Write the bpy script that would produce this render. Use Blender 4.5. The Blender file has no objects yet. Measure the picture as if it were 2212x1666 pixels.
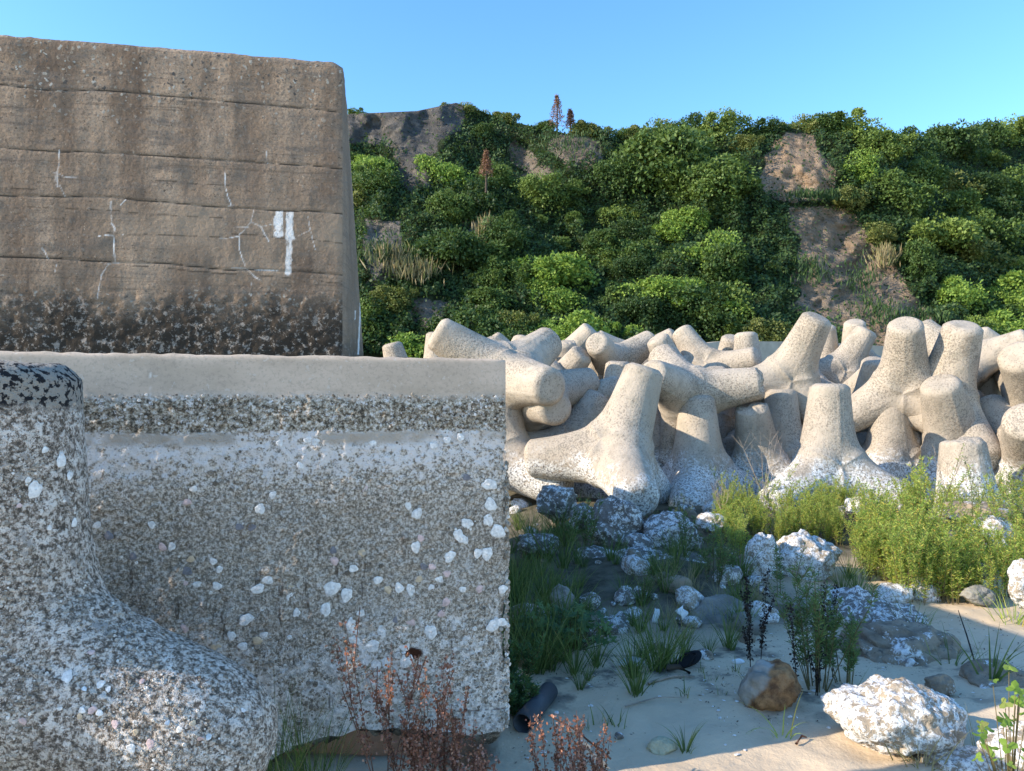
import bpy, math, random
import numpy as np
from mathutils import Vector, Matrix
from mathutils.bvhtree import BVHTree
R = math.radians
sc = bpy.context.scene
col = sc.collection
# ------------------------------------------------------------------ camera, sky, sun, exposure
CAM_H = 1.5
cam_d = bpy.data.cameras.new('camera'); cam = bpy.data.objects.new('camera', cam_d); col.objects.link(cam)
cam.location = (0, 0, CAM_H); cam.rotation_euler = (R(90), 0, 0)
cam_d.sensor_width = 36; cam_d.lens = 36 * 1600 / 2212
cam_d.shift_y = 35 / 2212
cam_d.clip_start = 0.05; cam_d.clip_end = 3000
sc.camera = cam
SUN_EL, SUN_AZ = R(24.5), R(14.6)       # travel direction of the light, azimuth from +X towards +Y
trav = Vector((math.cos(SUN_EL) * math.cos(SUN_AZ), math.cos(SUN_EL) * math.sin(SUN_AZ), -math.sin(SUN_EL)))
w = bpy.data.worlds.new("World"); sc.world = w; w.use_nodes = True
nt = w.node_tree
sky = nt.nodes.new('ShaderNodeTexSky'); sky.sky_type = 'NISHITA'; sky.sun_disc = False
sky.sun_elevation = SUN_EL; sky.sun_rotation = math.atan2(-trav.x, -trav.y)
sky.altitude = 0; sky.air_density = 1.0; sky.dust_density = 0.25; sky.ozone_density = 3.0
bg = nt.nodes['Background']; bg.inputs[1].default_value = 0.15
hs = nt.nodes.new('ShaderNodeHueSaturation'); hs.inputs['Saturation'].default_value = 1.19
nt.links.new(sky.outputs[0], hs.inputs['Color']); nt.links.new(hs.outputs[0], bg.inputs[0])
sl = bpy.data.lights.new('sun', 'SUN'); so = bpy.data.objects.new('sun', sl); col.objects.link(so)
sl.energy = 2.9; sl.angle = R(0.5); sl.color = (1.0, 0.87, 0.69)
so.rotation_euler = trav.to_track_quat('-Z', 'Y').to_euler()
sc.view_settings.view_transform = 'Standard'; sc.view_settings.look = 'None'
sc.view_settings.exposure = 1.46; sc.view_settings.gamma = 1

# ------------------------------------------------------------------ helpers
def P(px, py, Y):
    return np.array(((px - 1106) / 1600 * Y, Y, CAM_H - (py - 868) / 1600 * Y))
def tag(o, label=None, cat=None, group=None, kind=None):
    if label: o['label'] = label
    if cat: o['category'] = cat
    if group: o['group'] = group
    if kind: o['kind'] = kind
    return o
def empty(name, loc, label, cat, group=None):
    o = bpy.data.objects.new(name, None); col.objects.link(o); o.location = loc
    o.empty_display_size = 0.1
    return tag(o, label, cat, group)
def mesh(name, V, F, mat, smooth=True):
    me = bpy.data.meshes.new(name)
    V = np.asarray(V, dtype=np.float32)
    if isinstance(F, np.ndarray):
        n, k = F.shape
        me.vertices.add(len(V)); me.vertices.foreach_set('co', V.ravel())
        me.loops.add(n * k); me.loops.foreach_set('vertex_index', F.astype(np.int32).ravel())
        me.polygons.add(n); me.polygons.foreach_set('loop_start', np.arange(0, n * k, k, dtype=np.int32))
        me.update(calc_edges=True)
    else:
        me.from_pydata(V.tolist(), [], F); me.update()
    me.polygons.foreach_set('use_smooth', np.full(len(me.polygons), smooth))
    me.validate()
    if mat: me.materials.append(mat)
    return me
def ob(name, me, parent=None, loc=None):
    o = bpy.data.objects.new(name, me); col.objects.link(o)
    if parent: o.parent = parent
    if loc is not None: o.location = loc
    return o
def copy_tree(o, parent=None):
    c = o.copy(); col.objects.link(c)
    if parent: c.parent = parent
    for ch in KIDS.get(o.name, []): copy_tree(ch, c)
    return c
KIDS = {}
def attr(me, name, data):
    a = me.attributes.new(name, 'FLOAT', 'POINT'); a.data.foreach_set('value', np.asarray(data, dtype=np.float32))
def _h(ix, iy, iz, s):
    n = (ix * 374761393 + iy * 668265263 + iz * 1274126177 + s * 974711) & 0xffffffff
    n = ((n ^ (n >> 13)) * 1274126177) & 0xffffffff
    n = n ^ (n >> 16)
    return (n & 0xffff) / 32767.5 - 1.0
def vn(p, s=0):
    p = np.asarray(p, dtype=np.float64); i = np.floor(p).astype(np.int64); f = p - i; f = f * f * (3 - 2 * f)
    r = 0
    for dx in (0, 1):
        for dy in (0, 1):
            for dz in (0, 1):
                wgt = (f[:, 0] if dx else 1 - f[:, 0]) * (f[:, 1] if dy else 1 - f[:, 1]) * (f[:, 2] if dz else 1 - f[:, 2])
                r = r + wgt * _h(i[:, 0] + dx, i[:, 1] + dy, i[:, 2] + dz, s)
    return r
def fbm(p, o=4, s=0, g=0.5):
    p = np.asarray(p, dtype=np.float64); r = 0; a = 1
    for k in range(o):
        r = r + a * vn(p * 2 ** k + 17.3 * k, s + k); a *= g
    return r
def grid_faces(nx, ny):   # index = j*nx + i
    i, j = np.meshgrid(np.arange(nx - 1), np.arange(ny - 1)); a = (j * nx + i).ravel()
    return np.stack([a, a + 1, a + nx + 1, a + nx], 1)
def inpoly(x, y, poly):
    x = np.asarray(x, float); y = np.asarray(y, float); c = np.zeros(x.shape, bool); n = len(poly)
    for k in range(n):
        x1, y1 = poly[k]; x2, y2 = poly[(k + 1) % n]
        if y1 == y2: continue
        t = ((y1 > y) != (y2 > y)) & (x < (x2 - x1) * (y - y1) / (y2 - y1) + x1)
        c ^= t
    return c
def segdist(x, y, pts):
    d = np.full(np.shape(x), 1e9)
    for (x1, y1), (x2, y2) in zip(pts[:-1], pts[1:]):
        L = (x2 - x1) ** 2 + (y2 - y1) ** 2 + 1e-9
        t = np.clip(((x - x1) * (x2 - x1) + (y - y1) * (y2 - y1)) / L, 0, 1)
        d = np.minimum(d, np.hypot(x - x1 - t * (x2 - x1), y - y1 - t * (y2 - y1)))
    return d

class M:
    """small node builder"""
    def __init__(s, name, rough=0.9, spec=0.2):
        s.m = bpy.data.materials.new(name); s.m.use_nodes = True; s.t = s.m.node_tree; s.n = s.t.nodes
        s.b = s.n['Principled BSDF']; s.b.inputs['Roughness'].default_value = rough
        s.b.inputs['Specular IOR Level'].default_value = spec
        s.geo = s.n.new('ShaderNodeNewGeometry'); s.pos = s.geo.outputs['Position']
    def set(s, inp, v):
        if isinstance(v, (int, float)): inp.default_value = v
        elif isinstance(v, tuple): inp.default_value = v if len(v) == 4 else ((*v, 1.0) if inp.type == 'RGBA' else v)
        else: s.t.links.new(v, inp)
    def noise(s, scale, detail=3, rough=0.55, vec=None, dist=0):
        n = s.n.new('ShaderNodeTexNoise'); s.set(n.inputs['Vector'], vec or s.pos)
        n.inputs['Scale'].default_value = scale; n.inputs['Detail'].default_value = detail
        n.inputs['Roughness'].default_value = rough; n.inputs['Distortion'].default_value = dist
        return n.outputs[0]
    def vor(s, scale, feat='F1', vec=None, out=0, rnd=1.0):
        n = s.n.new('ShaderNodeTexVoronoi'); n.feature = feat; s.set(n.inputs['Vector'], vec or s.pos)
        n.inputs['Scale'].default_value = scale; n.inputs['Randomness'].default_value = rnd
        return n.outputs[out]
    def math(s, op, a, b=0.0, clamp=False):
        n = s.n.new('ShaderNodeMath'); n.operation = op; n.use_clamp = clamp
        s.set(n.inputs[0], a); s.set(n.inputs[1], b); return n.outputs[0]
    def ss(s, v, lo, hi):      # smoothstep map, lo may exceed hi
        n = s.n.new('ShaderNodeMapRange'); n.interpolation_type = 'SMOOTHSTEP'
        s.set(n.inputs[0], v); 
        a, b, c, d = (lo, hi, 0, 1) if lo < hi else (hi, lo, 1, 0)
        n.inputs[1].default_value = a; n.inputs[2].default_value = b; n.inputs[3].default_value = c; n.inputs[4].default_value = d
        return n.outputs[0]
    def mix(s, f, a, b, mode='MIX'):
        n = s.n.new('ShaderNodeMix'); n.data_type = 'RGBA'; n.blend_type = mode
        s.set(n.inputs[0], f); s.set(n.inputs[6], a); s.set(n.inputs[7], b); return n.outputs[2]
    def ramp(s, f, stops):
        n = s.n.new('ShaderNodeValToRGB'); e = n.color_ramp.elements
        while len(e) < len(stops): e.new(0.5)
        for k, (p, c) in enumerate(stops):
            e[k].position = p; e[k].color = (*c, 1) if len(c) == 3 else c
        s.set(n.inputs[0], f); return n.outputs[0]
    def scalev(s, vec, sc_):
        n = s.n.new('ShaderNodeVectorMath'); n.operation = 'MULTIPLY'; s.set(n.inputs[0], vec); n.inputs[1].default_value = sc_
        return n.outputs[0]
    def z(s, k=2):
        n = s.n.new('ShaderNodeSeparateXYZ'); s.set(n.inputs[0], s.pos); return n.outputs[k]
    def attr(s, name):
        n = s.n.new('ShaderNodeAttribute'); n.attribute_name = name; return n.outputs['Fac']
    def bump(s, h, strength=0.5, dist=0.01):
        n = s.n.new('ShaderNodeBump'); n.inputs['Strength'].default_value = strength; n.inputs['Distance'].default_value = dist
        s.set(n.inputs['Height'], h); s.t.links.new(n.outputs[0], s.b.inputs['Normal']); return s
    def color(s, c): s.set(s.b.inputs['Base Color'], c); return s.m
    def translucent(s, c, f):
        tr = s.n.new('ShaderNodeBsdfTranslucent'); s.set(tr.inputs[0], c)
        mx = s.n.new('ShaderNodeMixShader'); mx.inputs[0].default_value = f
        s.t.links.new(s.b.outputs[0], mx.inputs[1]); s.t.links.new(tr.outputs[0], mx.inputs[2])
        s.t.links.new(mx.outputs[0], s.n['Material Output'].inputs['Surface'])

# ------------------------------------------------------------------ materials
def mat_tetra(name, crust_top, near=False):
    m = M(name, 0.92, 0.15)
    k = 1.0
    big = m.noise(1.1, 3); mid = m.noise(6, 4, 0.6)
    base = m.ramp(big, [(0.3, (0.42, 0.355, 0.28)), (0.55, (0.48, 0.41, 0.33)), (0.75, (0.40, 0.34, 0.27))])
    base = m.mix(m.ss(mid, 0.45, 0.75), base, (0.34, 0.30, 0.24))
    sp = m.noise(46, 4, 0.75)
    dens = m.math('MULTIPLY', m.ss(m.noise(1.7, 3), 0.35, 0.65), 0.10)
    spk = m.ss(m.math('ADD', sp, dens), 0.585, 0.645)
    c = m.mix(m.math('MULTIPLY', spk, 0.56), base, (0.055, 0.05, 0.042))
    oi = m.n.new('ShaderNodeObjectInfo')
    c = m.mix(m.math('MULTIPLY', oi.outputs['Random'], 0.30), c, (0.27, 0.235, 0.19))
    c = m.mix(m.math('MULTIPLY', m.ss(m.noise(2.3, 5, 0.7, m.scalev(m.pos, (1, 1, .6))), 0.55, 0.68), 0.4), c, (0.2, 0.17, 0.13))
    # barnacle crust up to the old water line
    h = m.math('ADD', m.z(), m.math('MULTIPLY', m.math('SUBTRACT', m.noise(2.2, 4, 0.6), 0.5), 0.9))
    band = m.ss(h, crust_top + 0.22, crust_top - 0.12)
    cr = m.ss(m.math('ADD', m.noise(17, 5, 0.7), m.math('MULTIPLY', band, 0.14)), 0.50, 0.60)
    crust = m.ramp(m.noise(42, 3, 0.7), [(0.38, (0.13, 0.12, 0.11)), (0.47, (0.5, 0.48, 0.45)), (0.6, (0.78, 0.77, 0.74))])
    c = m.mix(m.math('MULTIPLY', cr, band), c, crust)
    m.bump(m.math('ADD', m.noise(28, 4, 0.7), m.math('MULTIPLY', m.noise(5, 3), 0.9)), 0.55, 0.025)
    return m.color(c)
MT = mat_tetra('tetrapod_concrete', 0.72)

def mat_shore(name):      # barnacled foreground concrete
    m = M(name, 0.9, 0.2)
    b = m.ramp(m.noise(2.2, 4, 0.6), [(0.3, (0.333, 0.264, 0.199)), (0.6, (0.453, 0.366, 0.284)), (0.8, (0.292, 0.241, 0.195))])
    v = m.noise(70, 4, 0.8); v2 = m.noise(26, 5, 0.8)
    c = m.ramp(v, [(0.40, (0.03, 0.026, 0.022)), (0.46, (0.172, 0.134, 0.102)), (0.52, (0.463, 0.380, 0.305)), (0.58, (0.846, 0.750, 0.653))])
    c = m.mix(0.8, b, c)
    c = m.mix(m.ss(v2, 0.55, 0.60), c, (0.846, 0.759, 0.670))
    c = m.mix(m.math('MULTIPLY', m.ss(m.noise(13, 4, 0.75), 0.60, 0.68), 0.5), c, (0.05, 0.042, 0.04))
    m.bump(m.math('ADD', v, m.math('MULTIPLY', v2, 1.2)), 0.8, 0.02)
    return m, c
mm, cc = mat_shore('barnacled_concrete')
top = mm.ss(mm.math('ADD', mm.z(), mm.math('MULTIPLY', mm.noise(9, 3), 0.05)), 1.49, 1.525)
blk = mm.ss(mm.noise(58, 3, 0.6), 0.50, 0.57)
cc = mm.mix(top, cc, mm.mix(blk, (0.363, 0.324, 0.271), (0.02, 0.02, 0.022)))
MTN = mm.color(cc)

m = M('slab_concrete', 0.9, 0.2)
zz = m.math('ADD', m.z(), m.math('MULTIPLY', m.math('SUBTRACT', m.noise(7, 4, 0.6), 0.5), 0.05))
fine = m.ramp(m.noise(92, 4, 0.8), [(0.39, (0.06, 0.05, 0.038)), (0.46, (0.262, 0.209, 0.153)), (0.52, (0.503, 0.422, 0.330)), (0.58, (0.866, 0.768, 0.670))])
lg = m.noise(1.6, 3)
body = m.mix(m.ss(lg, 0.35, 0.65), m.mix(0.2, fine, (0.363, 0.287, 0.208)), m.mix(0.25, fine, (0.524, 0.426, 0.327)))
low = m.ss(zz, 0.80, 0.25)
wh = m.ss(m.math('ADD', m.noise(19, 5, 0.8), m.math('MULTIPLY', low, 0.12)), 0.55, 0.60)
body = m.mix(m.math('MULTIPLY', wh, m.ss(m.math('ADD', zz, m.math('MULTIPLY', m.noise(2.5, 4), -0.9)), 0.45, 0.1)), body, m.ramp(m.noise(60, 3), [(0.4, (0.503, 0.454, 0.398)), (0.55, (0.866, 0.786, 0.712))]))
body = m.mix(m.math('MULTIPLY', m.ss(m.noise(12, 5, 0.8), 0.58, 0.66), 0.5), body, (0.085, 0.07, 0.055))
body = m.mix(m.math('MULTIPLY', m.math('MULTIPLY', m.ss(zz, 1.2, 1.05), m.ss(m.math('ADD', zz, m.math('MULTIPLY', m.noise(2.0, 4), .5)), 0.75, 1.0)), 0.25), body, (0.2, 0.17, 0.135))
stk = m.noise(5, 3, 0.6, m.scalev(m.pos, (6.0, 6.0, 0.9)))
body = m.mix(m.math('MULTIPLY', m.ss(stk, 0.62, 0.7), m.math('MULTIPLY', m.ss(zz, 1.1, 0.9), 0.75)), body, (0.07, 0.05, 0.035))
# rows of barnacles under the smooth cap
band1 = m.math('MULTIPLY', m.ss(zz, 1.52, 1.50), m.ss(zz, 1.375, 1.395))
bcol = m.ramp(m.noise(70, 3, 0.7), [(0.38, (0.07, 0.056, 0.04)), (0.46, (0.201, 0.153, 0.102)), (0.58, (0.503, 0.426, 0.322)), (0.66, (0.755, 0.675, 0.593))])
body = m.mix(band1, body, bcol)
band2 = m.math('MULTIPLY', m.ss(zz, 1.395, 1.38), m.ss(zz, 1.15, 1.33))
body = m.mix(m.math('MULTIPLY', m.ss(m.math('ADD', m.noise(34, 5, 0.8), m.math('MULTIPLY', band2, 0.13)), 0.54, 0.64), m.ss(zz, 1.12, 1.2)), body, (0.745, 0.675, 0.618))
body = m.mix(m.math('MULTIPLY', m.math('MULTIPLY', m.ss(zz, 1.395, 1.38), m.ss(zz, 1.33, 1.36)), m.ss(m.noise(3.0, 4), 0.45, 0.55)), body, (0.473, 0.398, 0.322))
capc = m.mix(m.ss(m.noise(2.5, 6, 0.68, m.scalev(m.pos, (1, 1, 2.4))), 0.35, 0.68), (0.624, 0.482, 0.365), (0.473, 0.366, 0.271))
capc = m.mix(m.math('MULTIPLY', m.ss(m.noise(75, 4, 0.75), 0.5, 0.62), 0.35), capc, (0.302, 0.241, 0.186))
capc = m.mix(m.math('MULTIPLY', m.ss(m.noise(9, 5, 0.7, m.scalev(m.pos, (1, 1, .5))), 0.56, 0.7), 0.45), capc, (0.333, 0.259, 0.199))
capc = m.mix(m.math('MULTIPLY', m.ss(m.noise(60, 3), 0.64, 0.68), 0.6), capc, (0.604, 0.528, 0.441))
c = m.mix(m.ss(zz, 1.505, 1.53), body, capc)
rust = m.attr('rust')
c = m.mix(rust, c, (0.06, 0.022, 0.01))
c = m.mix(m.attr('crack'), c, (0.725, 0.647, 0.559))
m.bump(m.math('MULTIPLY', m.math('ADD', m.noise(55, 4, 0.7), m.noise(18, 3)), m.ss(zz, 1.54, 1.48)), 0.75, 0.02)
MS = m.color(c)

m = M('slab_underside', 0.95)
c = m.ramp(m.noise(14, 5, 0.7), [(0.38, (0.05, 0.042, 0.034)), (0.5, (0.22, 0.19, 0.15)), (0.62, (0.46, 0.42, 0.36))])
m.bump(m.noise(16, 5, 0.7), 1.0, 0.05); MSU = m.color(c)

m = M('sea_wall_concrete', 0.93, 0.15)
strk = m.noise(1.0, 4, 0.6, m.scalev(m.pos, (1.6, 1.6, 0.35)))
c = m.ramp(strk, [(0.32, (0.15, 0.104, 0.073)), (0.5, (0.28, 0.20, 0.138)), (0.66, (0.39, 0.285, 0.20))])
c = m.mix(m.ss(m.noise(2.2, 4, 0.6, m.scalev(m.pos, (0.4, 0.4, 3.0))), 0.45, 0.75), c, (0.19, 0.15, 0.118))
wv = m.n.new('ShaderNodeVectorMath'); wv.operation = 'MULTIPLY_ADD'; nzc = m.n.new('ShaderNodeTexNoise'); m.set(nzc.inputs['Vector'], m.pos); nzc.inputs['Scale'].default_value = 9; m.t.links.new(nzc.outputs[1], wv.inputs[0]); wv.inputs[1].default_value = (.14,) * 3; m.t.links.new(m.pos, wv.inputs[2]); wv = wv.outputs[0]
ston = m.vor(13, 'F1', vec=wv, out=1); sd = m.vor(13, vec=wv)
sm = m.math('MULTIPLY', m.ss(sd, 0.42, 0.32), m.attr('stones'))
sg = m.n.new('ShaderNodeSeparateXYZ'); m.t.links.new(ston, sg.inputs[0])
stc = m.ramp(sg.outputs[0], [(0.0, (0.08, 0.075, 0.07)), (0.35, (0.2, 0.165, 0.13)), (0.7, (0.3, 0.25, 0.19)), (0.95, (0.42, 0.4, 0.35))])
c = m.mix(m.math('MULTIPLY', sm, m.ss(sg.outputs[1], 0.35, 0.45)), c, stc)
pit = m.math('MULTIPLY', m.ss(m.noise(15, 4, 0.75, m.scalev(m.pos, (1, 1, 1.6))), 0.60, 0.65), 0.85)
c = m.mix(pit, c, (0.06, 0.045, 0.035))
c = m.mix(m.math('MULTIPLY', m.ss(m.noise(19, 4, 0.7), 0.64, 0.69), 0.6), c, (0.52, 0.45, 0.36))
c = m.mix(m.math('MULTIPLY', m.ss(m.noise(26, 4, 0.8), 0.50, 0.60), 0.45), c, (0.12, 0.085, 0.06))
c = m.mix(m.math('MULTIPLY', m.ss(m.noise(1.0, 5, 0.75, m.scalev(m.pos, (.35, .35, 11))), 0.56, 0.64), 0.55), c, (0.13, 0.095, 0.07))
c = m.mix(m.math('MULTIPLY', m.ss(m.noise(1.0, 4, 0.7, m.scalev(m.pos, (4.5, 4.5, .5))), 0.55, 0.68), m.math('MULTIPLY', m.ss(m.z(), 3.0, 4.5), 0.5)), c, (0.15, 0.11, 0.085))
c = m.mix(m.math('MULTIPLY', m.attr('tan'), 0.7), c, (0.36, 0.27, 0.19))
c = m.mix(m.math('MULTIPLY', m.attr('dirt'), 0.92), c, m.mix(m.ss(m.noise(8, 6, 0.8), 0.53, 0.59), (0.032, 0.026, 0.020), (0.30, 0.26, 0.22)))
c = m.mix(m.attr('crack'), c, (0.035, 0.027, 0.02))
c = m.mix(m.math('MULTIPLY', m.attr('lime'), m.ss(m.noise(9, 5, .8, m.scalev(m.pos, (1, 1, .4))), .34, .5)), c, (0.80, 0.77, 0.73))
m.bump(m.math('ADD', m.noise(14, 5, 0.75), m.math('MULTIPLY', sd, -0.6)), 0.5, 0.03)
MW = m.color(c)

m = M('sand', 0.95, 0.1)
c = m.ramp(m.noise(1.3, 4, 0.6), [(0.3, (0.54, 0.42, 0.29)), (0.7, (0.63, 0.50, 0.35))])
c = m.mix(m.math('MULTIPLY', m.ss(m.noise(2.1, 5, 0.65), 0.52, 0.62), m.attr('litter')), c, (0.17, 0.145, 0.115))
c = m.mix(m.math('MULTIPLY', m.ss(m.noise(70, 2), 0.66, 0.72), m.attr('litter')), c, (0.09, 0.07, 0.05))
c = m.mix(m.attr('soil'), c, m.ramp(m.noise(3, 5, 0.7), [(0.35, (0.05, 0.045, 0.03)), (0.6, (0.16, 0.14, 0.10))]))
m.bump(m.math('ADD', m.noise(9, 5, 0.6), m.math('MULTIPLY', m.noise(120, 2), 0.12)), 0.5, 0.03)
MSAND = m.color(c)

def mat_rock(name, c0, c1, c2, crust, cscale=12):
    m = M(name, 0.93, 0.15)
    c = m.ramp(m.noise(5, 5, 0.65), [(0.3, c0), (0.5, c1), (0.7, c2)])
    if crust:
        mask = m.ss(m.math('ADD', m.noise(cscale, 5, 0.72), m.math('MULTIPLY', m.noise(3, 2), 0.25)), 0.73 - crust * 0.22, 0.79 - crust * 0.22)
        cr = m.ramp(m.noise(cscale * 3.2, 3, 0.7), [(0.36, (0.2, 0.19, 0.18)), (0.46, (0.6, 0.58, 0.55)), (0.6, (0.80, 0.79, 0.77))])
        c = m.mix(mask, c, cr)
        c = m.mix(m.math('MULTIPLY', m.ss(m.noise(cscale * 1.7, 4, 0.7), 0.60, 0.66), 0.8), c, (0.09, 0.08, 0.07))
    m.bump(m.math('ADD', m.noise(cscale, 5, 0.7), m.noise(4, 3)), 0.8, 0.035)
    return m.color(c)
MR_W = mat_rock('crusted_rock', (0.24, 0.2, 0.15), (0.36, 0.3, 0.23), (0.45, 0.38, 0.29), 0.8, 20)
MR_S = mat_rock('speckled_rock', (0.11, 0.1, 0.09), (0.19, 0.17, 0.15), (0.26, 0.23, 0.2), 0.55, 22)
MR_B = mat_rock('brown_rock', (0.13, 0.105, 0.08), (0.27, 0.215, 0.155), (0.36, 0.29, 0.21), 0.12, 9)
MR_G = mat_rock('grey_rock', (0.14, 0.135, 0.12), (0.24, 0.23, 0.2), (0.34, 0.32, 0.28), 0)
MR_Y = mat_rock('cream_rock', (0.33, 0.3, 0.19), (0.48, 0.44, 0.3), (0.52, 0.48, 0.35), 0)
m = M('two_tone_rock', 0.9)
rd = m.math('ADD', m.math('MULTIPLY', m.z(0), 1.0), m.math('ADD', m.math('MULTIPLY', m.z(2), -0.75), m.math('MULTIPLY', m.noise(7, 4), 0.12)))
c = m.mix(m.ss(rd, 1.17, 1.20), m.ramp(m.noise(9, 4), [(0.35, (0.24, 0.21, 0.17)), (0.6, (0.40, 0.36, 0.31))]), m.ramp(m.noise(14, 5, 0.7), [(0.35, (0.12, 0.055, 0.025)), (0.6, (0.38, 0.20, 0.09))]))
m.bump(m.noise(11, 5, 0.65), 0.8, 0.03); MR_O = m.color(c)

def mat_leaf(name, stops, tr=0.35, per='island', rough=0.6):
    m = M(name, rough, 0.3)
    if per == 'island': f = m.geo.outputs['Random Per Island']
    else:
        oi = m.n.new('ShaderNodeObjectInfo')
        f = m.math('ADD', m.math('MULTIPLY', oi.outputs['Random'], 0.72), m.math('MULTIPLY', m.geo.outputs['Random Per Island'], 0.28))
    c = m.ramp(f, stops); m.color(c); m.translucent(m.mix(0.5, c, (0.18, 0.26, 0.03), 'ADD'), tr)
    return m.m
ML_TREE = mat_leaf('tree_leaves', [(0, (0.024, 0.052, 0.017)), (0.35, (0.052, 0.098, 0.025)), (0.65, (0.11, 0.17, 0.036)), (1, (0.20, 0.26, 0.055))], 0.2, 'obj')
ML_TREEB = mat_leaf('bright_tree_leaves', [(0, (0.11, 0.20, 0.035)), (1, (0.26, 0.36, 0.065))], 0.3)
ML_TREEY = mat_leaf('olive_tree_leaves', [(0, (0.09, 0.12, 0.03)), (1, (0.2, 0.21, 0.06))], 0.25)
ML_VINE = mat_leaf('hill_cover_leaves', [(0, (0.020, 0.045, 0.017)), (0.6, (0.038, 0.078, 0.024)), (1, (0.07, 0.12, 0.032))], 0.2)
ML_DRY = mat_leaf('dry_reed_leaves', [(0, (0.16, 0.13, 0.06)), (0.6, (0.3, 0.24, 0.13)), (1, (0.14, 0.17, 0.05))], 0.2)
ML_RED = mat_leaf('dead_needles', [(0, (0.13, 0.055, 0.04)), (1, (0.27, 0.14, 0.09))], 0.15)
ML_WEED = mat_leaf('weed_leaves', [(0, (0.17, 0.27, 0.05)), (0.5, (0.34, 0.43, 0.085)), (0.88, (0.52, 0.52, 0.12)), (1, (0.6, 0.36, 0.07))], 0.45)
ML_WEEDD = mat_leaf('deep_green_weed_leaves', [(0, (0.05, 0.10, 0.035)), (0.6, (0.10, 0.17, 0.06)), (1, (0.17, 0.22, 0.08))], 0.3)
ML_GRASS = mat_leaf('grass_blades', [(0, (0.05, 0.085, 0.025)), (0.55, (0.10, 0.15, 0.04)), (0.9, (0.2, 0.24, 0.08)), (1, (0.34, 0.28, 0.15))], 0.3)
ML_STRAW = mat_leaf('straw_blades', [(0, (0.2, 0.19, 0.09)), (1, (0.42, 0.34, 0.2))], 0.25)
ML_BROAD = mat_leaf('broad_leaves', [(0, (0.045, 0.10, 0.045)), (0.7, (0.075, 0.15, 0.055)), (1, (0.12, 0.19, 0.06))], 0.3)
ML_VINE2 = mat_leaf('lobed_vine_leaves', [(0, (0.16, 0.26, 0.04)), (0.7, (0.24, 0.36, 0.06)), (1, (0.27, 0.24, 0.09))], 0.4)
ML_DOCK = mat_leaf('dry_seed_husks', [(0, (0.16, 0.06, 0.04)), (0.6, (0.36, 0.15, 0.10)), (1, (0.52, 0.30, 0.22))], 0.2)
ML_BLACK = mat_leaf('blackened_seed_husks', [(0, (0.012, 0.009, 0.008)), (1, (0.035, 0.025, 0.02))], 0.0)
def plain(name, c, rough=0.85, n=20, var=0.35):
    m = M(name, rough); cc = m.ramp(m.noise(n, 4), [(0.3, tuple(x * (1 - var) for x in c)), (0.7, tuple(min(1, x * (1 + var)) for x in c))]); m.bump(m.noise(n * 2, 3), 0.3, 0.01); return m.color(cc)
M_BARK = plain('bark', (0.075, 0.06, 0.045), n=8)
M_PALEBARK = plain('pale_bark', (0.2, 0.18, 0.15), n=8)
M_STEM = plain('weed_stem', (0.13, 0.11, 0.05))
M_DSTEM = plain('dead_stem', (0.17, 0.085, 0.055))
M_TWIG = plain('dry_twig', (0.3, 0.25, 0.2))
M_BSTEM = plain('black_stem', (0.02, 0.015, 0.012))
M_PIPE = plain('grey_plastic', (0.05, 0.058, 0.068), 0.5, 6, 0.25)
M_SHELLW = plain('oyster_white', (0.74, 0.70, 0.65), 0.5, 90, 0.28)
M_SHELLP = plain('shell_pink', (0.62, 0.45, 0.41), 0.5, 60, 0.25)
M_SHELLO = plain('shell_ochre', (0.58, 0.44, 0.29), 0.5, 60, 0.25)
M_SHELLG = plain('shell_grey', (0.2, 0.19, 0.2), 0.55, 60, 0.3)
M_FOAM = plain('white_foam', (0.72, 0.74, 0.74), 0.7, 12, 0.1)
M_BLACKR = plain('black_rubber', (0.012, 0.012, 0.014), 0.6, 12, 0.2)
M_PALE = plain('pale_concrete', (0.45, 0.38, 0.30), 0.9, 3, 0.15)
m = M('barnacle_crust', 0.85); f = m.geo.outputs['Random Per Island']
MBARN = m.color(m.ramp(f, [(0, (0.16, 0.125, 0.09)), (0.5, (0.36, 0.305, 0.24)), (0.85, (0.52, 0.455, 0.38)), (1, (0.82, 0.76, 0.69))]))

# ------------------------------------------------------------------ ground sheet
def sm(a, b, x): t = np.clip((x - a) / (b - a), 0, 1); return t * t * (3 - 2 * t)
def gz(x, y):
    x = np.atleast_1d(np.asarray(x, float)); y = np.atleast_1d(np.asarray(y, float))
    z = 0.25 * sm(4.6, 9.0, y) * sm(-1.0, 1.0, x) + 1.4 * sm(10.5, 15, y) + 0.6 * sm(18, 26, y)
    z = z + 0.16 * np.exp(-((x - 1.1) / 1.1) ** 2 - ((y - 6.0) / 1.0) ** 2)
    z = z - 0.22 * sm(-0.05, -0.3, x) * sm(3.06, 3.25, y) * sm(5, 4, y) + 0.13 * sm(-.1, -.45, x) * sm(3.12, 2.86, y)
    z = z + 0.30 * np.exp(-((x + 1.7) / .7) ** 2 - ((y - 1.7) / .5) ** 2) + 0.11 * np.exp(-((x - 2.9) / .7) ** 2 - ((y - 3.5) / .5) ** 2)
    p = np.stack([x, y, x * 0], 1)
    z = z + 0.022 * fbm(p * 1.3, 3, 5) + 0.011 * fbm(p * 6, 3, 9) + 0.25 * sm(15, 40, y) * vn(p * 0.2, 3)
    return z
xs = np.concatenate([np.linspace(-400, -14, 14)[:-1], np.linspace(-14, -2.4, 24)[:-1], np.linspace(-2.4, 5.2, 230), np.linspace(5.2, 20, 30)[1:], np.linspace(20, 400, 14)[1:]])
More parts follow.
